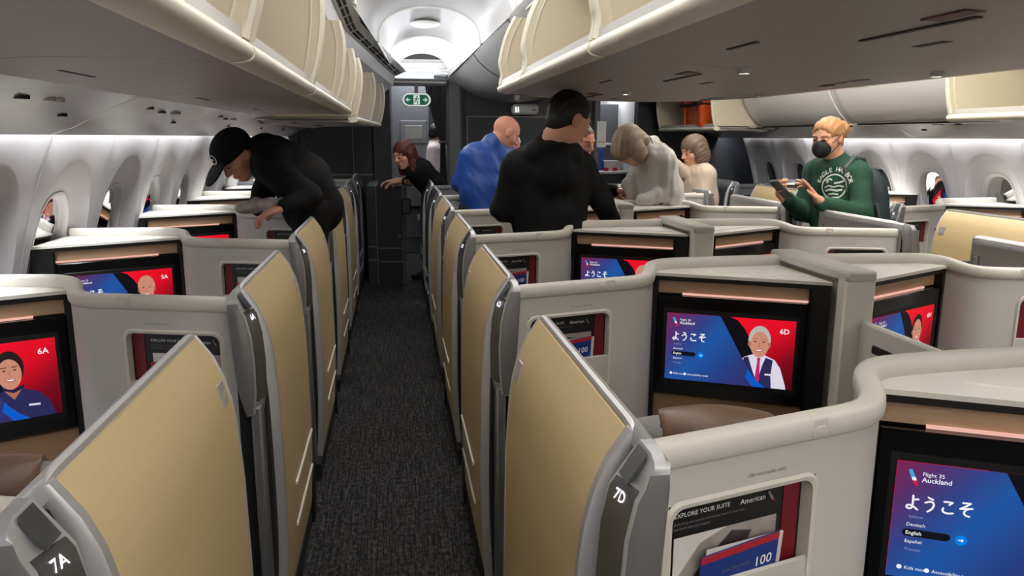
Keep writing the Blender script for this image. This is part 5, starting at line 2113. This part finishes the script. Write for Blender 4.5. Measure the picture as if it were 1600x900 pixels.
# her backpack
bp = thing('backpack', (2.86, 4.30, .86), 'dark teal backpack worn by the woman in green', 'backpack')
o3 = np.array([2.86, 4.30, .86])
S = SDF()
bx = nv((-.30, .95, 0))
by = nv((.95, .30, 0))
Rb = np.stack([by, bx, (0, 0, 1)])
S.ell(o3 + by * -.005 + np.array([0, 0, .20]), (.085, .15, .23), Rb)
S.ell(o3 + by * .01 + np.array([0, 0, .10]), (.10, .15, .16), Rb, k=.05)
V, F = surfnet(wrinkle(S, .003, 20, 9), S.lo, S.hi, .010)
link('bag_body', net_mesh('bag_body', [(V, F, 0)], ['cloth_teal'], o3), bp)
S = SDF()
S.ell(o3 + by * .075 + np.array([0, 0, .13]), (.05, .11, .12), Rb)
V, F = surfnet(wrinkle(S, .002, 24, 10), S.lo, S.hi, .009)
link('front_pocket', net_mesh('front_pocket', [(V, F, 0)], ['cloth_navy'], o3), bp)
gs = {k: np.array(v) for k, v in J['green'].items()}
S = SDF()
sh = gs['sL'] * .62 + gs['neck'] * .38
pts = [o3 + np.array([-.05, -.10, .36]), sh + np.array([.06, -.02, .075]), sh + np.array([-.01, -.04, .082]), sh + np.array([-.075, -.06, .02]), gs['chest'] * .5 + gs['sL'] * .5 + np.array([-.05, -.08, -.06])]
for a, b in zip(pts[:-1], pts[1:]):
    S.cone(a, b, .014, k=.01)
V, F = surfnet(S, S.lo, S.hi, .007)
link('shoulder_strap', net_mesh('shoulder_strap', [(V, F, 0)], ['strap_grey'], o3), bp)
mb = MB()
mb.tube([Vector((-.035, -.15, .22)), Vector((.0, -.155, .10)), Vector((.045, -.13, -.02))], .010, 'strap_grey', 6)
mb.obj('side_strap', bp, 60)

# grey jacket, bob hair, blue shirt, red hair, crew member, half-hidden traveller
PJ = make_person('person in pale grey zip jacket bending down, grey-blond hair hanging', J['grey'], (-.62, -.20, -.76), (-.72, -.18, .62), hair='hang', hair_mat='hair_grey', top='cloth_grey', sc=1.04, amp=.0065,
            bulk=1.05, seed=11, legdir=(-1, 0, 0), face=False)
gj = {k: np.array(v, float) for k, v in J['grey'].items()}
axj = nv(gj['head'] - gj['neck'])
s1 = nv(np.cross(axj, (0, 0, 1)))
s2 = np.cross(axj, s1)
mb = MB()
rings = []
for hgt, rad in ((-.035, .082), (.0, .076), (.030, .078), (.032, .070), (.0, .066)):
    rings.append([tuple(gj['neck'] + axj * hgt + (s1 * math.cos(t_) + s2 * math.sin(t_)) * rad - PJ[3]) for t_ in [2 * math.pi * q / 28 for q in range(26)]])
mb.grid(rings, 'cloth_grey')
mb.obj('collar', PJ[0], 60)
make_person('woman in cream top with brown bob hair, back turned to dark wall', J['bob'], (-.92, -.25, -.28), hair='bob', hair_mat='hair_brown', top='cloth_cream', sc=1.04, amp=.004, bulk=1.0, seed=12, legdir=(-1, 0, 0))
PB = make_person('bald man in shiny blue shirt looking down at a paper slip', J['blue'], (.84, .18, -.50), (.45, .1, .88), skin='skin_pink', hair='crop', top='cloth_blue', sc=1.02, amp=.0042, bulk=1.22, seed=13, legdir=(0, 1, 0),
                 hands=[dict(wrist=(.903, 5.72, 1.345), d=(.05, .1, .95), n=(-.6, -.3, .1), t=(-.3, .9, 0), curl=(.6, .6, .4))])
pp = thing('paper_slip', (.900, 5.70, 1.445), 'small white paper slip held by the bald man in blue', 'paper')
MB().box(-.032, .032, -.001, .001, -.05, .05, 'print_white').obj('sheet', pp)
pp.rotation_euler = (math.radians(20), math.radians(-35), math.radians(20))
PR = make_person('red-haired woman in black T-shirt leaning on the half-height cabinet', J['red'], (-.72, -.62, -.30), (-.35, -.2, .9), hair='long', hair_mat='hair_red', top='cloth_black', sc=1.06, amp=.004, bulk=.98,
                 seed=14, sleeves=.5, legdir=(-.9, -.2, 0), feet=((.30, 7.80, .06), (.36, 7.95, .06)), legs='cloth_black',
                 hands=[dict(wrist=(.060, 7.42, 1.040), d=(-.95, .1, -.12), n=(0, 0, -1), t=(0, .9, .3), curl=(.25, .45, .4)),
                        dict(wrist=(.015, 7.60, 1.045), d=(-.95, .1, -.12), n=(0, 0, -1), t=(0, -.9, .3), curl=(.25, .45, .4))])
tr_, base = PR[0], PR[3]
mb = MB()
mb.tube([Vector((.100, 7.40, 1.045)) - Vector(base), Vector((.085, 7.41, 1.045)) - Vector(base)], .036, 'black_matt', 12)
mb.obj('wristband', tr_, 50)
ln = thing('lanyard', (.10, 7.33, .80), 'black lanyard and pouch hanging from the red-haired woman', 'lanyard')
mb = MB()
mb.tube([(.02, -.02, .33), (.005, -.03, .2), (0, -.03, .09)], .006, 'black_matt', 6)
mb.obj('cord', ln, 60)
mb = MB()
mb.box(-.045, .045, -.05, -.02, -.06, .09, 'black', .012)
mb.obj('pouch', ln, 40)
make_person('crew member in pale pink shirt half hidden by the curtain', J['crew'], (.80, .25, -.25), skin='skin_tan', hair='short', top='cloth_white', sc=1.05, amp=.004, bulk=1.0, seed=15, sleeves=.5, legs='cloth_black', legdir=(1, 0, 0))
make_person('traveller in black mostly hidden behind the man in the hoodie', J['hidden'], (.55, -.75, -.25), skin='skin_pink', hair='short', hair_mat='hair_brown', top='cloth_black', sc=1.0, amp=.0042, seed=16, legdir=(0, -1, 0),
            hands=[dict(wrist=(1.488, 5.10, 1.102), d=(.90, -.1, -.12), n=(0, -.3, -1), t=(0, .9, .4), curl=(.35, .45, .4))])

# ------------------------------------------------------------------ loose things
# grey cloth lying over the suite wall in front of the man with the cap
S = SDF()
o3 = np.array([-0.648, 3.860, 1.127])
for a, b, ra in (((-.07, .02, -.01), (.05, -.02, .012), .028), ((-.03, .03, .012), (.09, .03, .012), .022), ((-.09, -.02, -.012), (0, .06, -.012), .024)):
    S.cone(o3 + np.array(a), o3 + np.array(b), ra, k=.02)
V, F = surfnet(wrinkle(S, .006, 60, 21), S.lo, S.hi, .006)
cl = link('folded_cloth', net_mesh('folded_cloth', [(V, F, 0)], ['photo_grey'], o3))
cl.location = o3
tag(cl, 'crumpled grey cloth under the hand of the man in the cap', 'cloth')

# orange bag in the open bin
ob = thing('carry_bag', (3.20, 7.66, 1.565), 'orange carry bag with black straps in the open right bin', 'bag', rz=math.radians(-8))
S = SDF()
o0 = np.zeros(3)
Rz = np.eye(3)


def rbox_fn(c, hs, rad):
    c, hs = np.array(c, float), np.array(hs, float)

    def fn(P):
        q = np.abs(P - c) - (hs - rad)
        return np.sqrt((np.maximum(q, 0) ** 2).sum(1)) + np.minimum(q.max(1), 0) - rad
    return fn


def bag_fn(P):
    Q_ = P.copy()
    Q_[:, 0] = P[:, 0] + .10 * (P[:, 2] - .15)
    Q_[:, 1] = P[:, 1] / (1 + .35 * (P[:, 2] - .15))
    return rbox_fn((0, 0, .19), (.16, .38, .19), .035)(Q_)


V, F = surfnet(wrinkle(bag_fn, .006, 14, 31), (-.24, -.50, -.01), (.24, .50, .41), .014)
link('bag_body', net_mesh('bag_body', [(V, F, 0)], ['orange'], o0), ob)


def band(z, w_):
    mb = MB()
    pts = []
    for a, b in ((-.172, .36), (-.172, -.36), (.16, -.36)):
        pts.append((a - .10 * (z - .15), b * (1 + .35 * (z - .15)) * 1.012))
    for (a, b), (c, d) in zip(pts[:-1], pts[1:]):
        mb.tube([(a, b, z), ((a + c) / 2 - (.006 if a == c else 0), (b + d) / 2, z - .01), (c, d, z)], w_, 'black_matt', 8)
    return mb


band(.235, .017).obj('strap', ob, 60)
mb = MB()
mb.tube([(-.155, -.14, .325), (-.17, -.08, .35), (-.15, 0, .372), (-.17, .08, .35), (-.155, .14, .325)], .016, 'black_matt', 8)
mb.obj('carry_handle', ob, 60)
mb = MB()
mb.box(-.19, .12, -.41, .41, .345, .385, 'black_matt', .012)
mb.obj('lid_edge', ob, 40)
mb = MB()
mb.box(-.19, -.165, .17, .21, .02, .30, 'orange', .006)
mb.obj('front_flap', ob, 40)

# exit sign hanging over the passage
es = thing('exit_sign', (.262, 8.74, 1.864), 'green and white running-man exit sign over the left passage', 'sign')
mb = MB()
pl = rrect(-.158, .158, -.075, .075, .074, 8)
mb.grid([[(a, -.02, b) for a, b in pl], [(a, -.03, b) for a, b in [(q[0] * .96, q[1] * .94) for q in pl]], ], 'print_white', closed=True)
mb.grid([[(a, -.02, b) for a, b in pl], [(a, .03, b) for a, b in pl]], 'print_white', closed=True, caps=True)
mb.obj('sign_case', es, 40)
mb = MB()
pl2 = rrect(-.135, .135, -.056, .056, .055, 8)
mb.add([(a, -.0305, b) for a, b in pl2], [tuple(range(len(pl2)))], 'sign_green')
mb.add([(a * .985, -.0300, b * .93) for a, b in pl], [tuple(range(len(pl)))], 'sign_white')
P = lambda x, y: (x, -.0312, y)
for s_ in (-1, 1):
    stroke(mb, [(s_ * .112, 0), (s_ * .072, 0)], .009, 'sign_white', P, 6)
    stroke(mb, [(s_ * .095, .018), (s_ * .114, 0), (s_ * .095, -.018)], .009, 'sign_white', P, 6)
mb.add([P(-.034, -.05), P(.034, -.05), P(.034, .05), P(-.034, .05)], [(0, 1, 2, 3)], 'sign_white')
P2 = lambda x, y: (x, -.0320, y)
ell(mb, .006, .032, .009, .009, 'sign_green', P2, 12)
for st in ([(.0, .020), (-.006, -.004)], [(-.006, -.004), (.012, -.020), (.006, -.042)], [(-.006, -.004), (-.018, -.022), (-.030, -.024)], [(0, .018), (.018, .006), (.024, .014)], [(0, .018), (-.018, .012), (-.022, -.002)]):
    stroke(mb, st, .009, 'sign_green', P2, 6)
mb.obj('pictogram', es, fix=False)
mb = MB()
mb.box(-.02, .02, -.01, .06, .07, .175, 'bulk_light', .004)
mb.obj('bracket', es, 30)

# sign lamp on the centre monument
sl = thing('sign_lamp', (1.50, 8.80, 1.775), 'white lamp housing with two lit symbols on the dark centre wall', 'lamp')
mb = MB()
mb.box(-.155, .155, -.02, .095, -.06, .06, 'galley_white', .03)
mb.obj('lamp_housing', sl, 50)
mb = MB()
for a in (-.115, -.088):
    P = lambda x, y: (x, -.0215, y)
    ell(mb, a, .018, .008, .008, 'lamp_white', P, 12)
    stroke(mb, [(a, .0), (a, -.028)], .016, 'lamp_white', P, 8)
mb.obj('lit_symbols', sl, fix=False)
mb = MB()
mb.box(.07, .12, -.0225, -.018, -.012, .0, 'slot_dark', .003)
mb.obj('slot', sl, 30)

# attendant panel in the passage
ap = thing('attendant_panel', (.24, 9.75, 0), 'tall grey cabinet panel with recessed screen behind the exit sign', 'cabinet')
mb = MB()
mb.box(-.26, .27, 0, .06, 0, 2.25, 'bulk_light', .006)
mb.box(.20, .30, -.03, .02, 0, 2.1, 'bulkhead', .004)
mb.obj('panel', ap, 30)
mb = MB()
mb.box(-.16, .17, -.012, .0, 1.38, 1.66, 'bulk_light', .01)
mb.obj('screen_frame', ap, 30)
mb = MB()
mb.box(-.105, .115, -.016, -.01, 1.43, 1.60, 'line_grey', .004)
mb.obj('screen', ap, 30)
mb = MB()
mb.box(-.12, .20, -.10, .0, .60, .92, 'bulk_light', .01)
mb.obj('jump_seat', ap, 30)
mb = MB()
mb.box(-.12, .20, -.035, .0, .20, .54, 'bulk_light', .01)
mb.box(.03, .12, -.038, -.03, .42, .50, 'print_white', .002)
mb.obj('lower_door', ap, 30)
mb = MB()
Pq = lambda x, y: (x, -.003, y)
for st in ([(-.02, 1.81), (.05, 1.81)], [(.02, 1.795), (.05, 1.795), (.05, 1.765)], [(.02, 1.78), (.035, 1.78)], [(.025, 1.765), (.05, 1.75), (.03, 1.745)], [(-.01, 1.725), (.0, 1.71)], [(.012, 1.725), (.024, 1.712)], [(.036, 1.725), (.052, 1.712)]):
    stroke(mb, st, .008, 'print_grey', Pq, 6)
mb.obj('grey_marks', ap, fix=False)  # plain grey strokes on the panel below the sign

# curtain, gathered to the side of the passage
cu = thing('curtain', (.56, 8.96, 0), 'dark grey curtain tied back beside the passage column', 'curtain')
mb = MB()
rows = []
for z, x0, x1, amp in ((2.06, -.20, .05, .016), (1.9, -.17, .045, .02), (1.7, -.12, .04, .02), (1.5, -.06, .035, .016), (1.40, -.03, .03, .010), (1.30, -.03, .035, .014), (1.0, -.04, .04, .02), (.5, -.05, .045, .02), (.06, -.055, .05, .02)):
    rows.append([(x0 + (x1 - x0) * k / 48, amp * math.sin(k * 1.1), z) for k in range(49)])
mb.grid(rows, 'curtain')
mb.grid([[(x, y + .006, z) for x, y, z in r_] for r_ in rows], 'curtain')
mb.obj('drape', cu, 70, fix=False)
mb = MB()
mb.tube([(-.05, -.03, 1.405), (0, -.035, 1.40), (.05, -.02, 1.40)], .014, 'bulk_light', 8)
mb.obj('tie', cu, 60)

# half-height cabinet the red-haired woman leans on
hc = thing('half_cabinet', (-.05, 7.62, 0), 'black half-height cabinet with folding door under the red-haired woman', 'cabinet')
mb = MB()
mb.box(-.23, -.135, .0, 1.20, 0, .985, 'bulkhead', .006)
mb.obj('carcass', hc, 30)
ang = math.radians(-9)
T = lambda p: (-.13 + p[0] * math.cos(ang) - p[1] * math.sin(ang), -.02 + p[0] * math.sin(ang) + p[1] * math.cos(ang), p[2])
mb = MB()
mb.box(0, .255, 0, .05, 0.012, .995, 'bulkhead', .006, T=T)
mb.obj('door', hc, 30)
mb = MB()
mb.box(-.012, .0, -.012, .052, .012, .99, 'line_grey', .004, T=T)
mb.box(.248, .262, -.012, .052, .012, .985, 'line_grey', .004, T=T)
mb.obj('door_edge', hc, 30)
mb = MB()
for z in (.37, .235):
    mb.box(0, .25, -.008, .0, z, z + .012, 'line_grey', T=T)
    mb.box(-.23, -.14, -.008, .0, z + .012, z + .024, 'line_grey')
mb.obj('door_rail', hc)
mb = MB()
mb.tube([T((.215, -.012, .50)), T((.215, .0, .50))], .02, 'bulk_light', 12)
mb.obj('door_latch', hc, 40)

# galley beyond the right passage
gc = thing('galley_counter', (2.62, 9.65, 0), 'galley counter with pale rim beyond the right passage', 'counter')
mb = MB()
mb.box(-.28, .36, 0, .5, 0, 1.0, 'bulkhead', .006)
mb.obj('carcass', gc, 30)
mb = MB()
mb.box(-.29, .37, -.03, .5, 1.0, 1.035, 'galley_white', .008)
mb.obj('worktop', gc, 40)
mb = MB()
mb.box(-.28, .36, .38, .44, 1.36, 1.39, 'galley_white', .005)
mb.box(-.28, .36, .44, .48, 1.04, 1.9, 'bulk_light', .004)
mb.obj('shelf', gc, 30)
gt = thing('galley_tray', (2.84, 9.80, 1.036), 'pale grey tray box on the galley counter', 'tray')
mb = MB()
mb.box(-.10, .13, .06, .30, 0, .13, 'tray_grey', .01)
mb.obj('tray_body', gt, 40)
for x, lb in ((2.55, 'red lid at the left on the galley counter'), (2.72, 'red lid in the middle of the galley counter'), (2.84, 'red lid at the right on the galley counter')):
    o = MB()
    o.tube([(0, 0, .0), (0, 0, .045)], .032, 'red', 14)
    o = o.obj('jar_lid', None, 50)
    o.location = (x, 9.70, 1.036)
    tag(o, lb, 'lid', 'red lids on the galley counter')
for x, z, s_, lb in ((2.50, 1.036, (.045, .1, .15), 'small blue box at the left on the galley counter'), (2.655, 1.10, (.075, .1, .22), 'large blue box on the galley counter')):
    b = MB()
    b.box(-s_[0], s_[0], 0, s_[1], 0 if z < 1.05 else -.064, s_[2], 'box_blue', .008)
    b = b.obj('drinks_box', None, 40)
    b.location = (x, 9.90 if z > 1.05 else 9.82, z)
    tag(b, lb, 'box', 'blue boxes on the galley counter')
nt = thing('notice_sheet', (2.40, 8.80, 1.50), 'white notice sheet hung at the right passage column', 'notice')
mb = MB()
mb.box(-.055, .055, -.004, .0, -.15, .15, 'print_white')
mb.obj('sheet', nt)
mb = MB()
mb.box(-.045, .045, -.0055, -.004, -.10, -.075, 'gold')
mb.obj('stripe', nt)
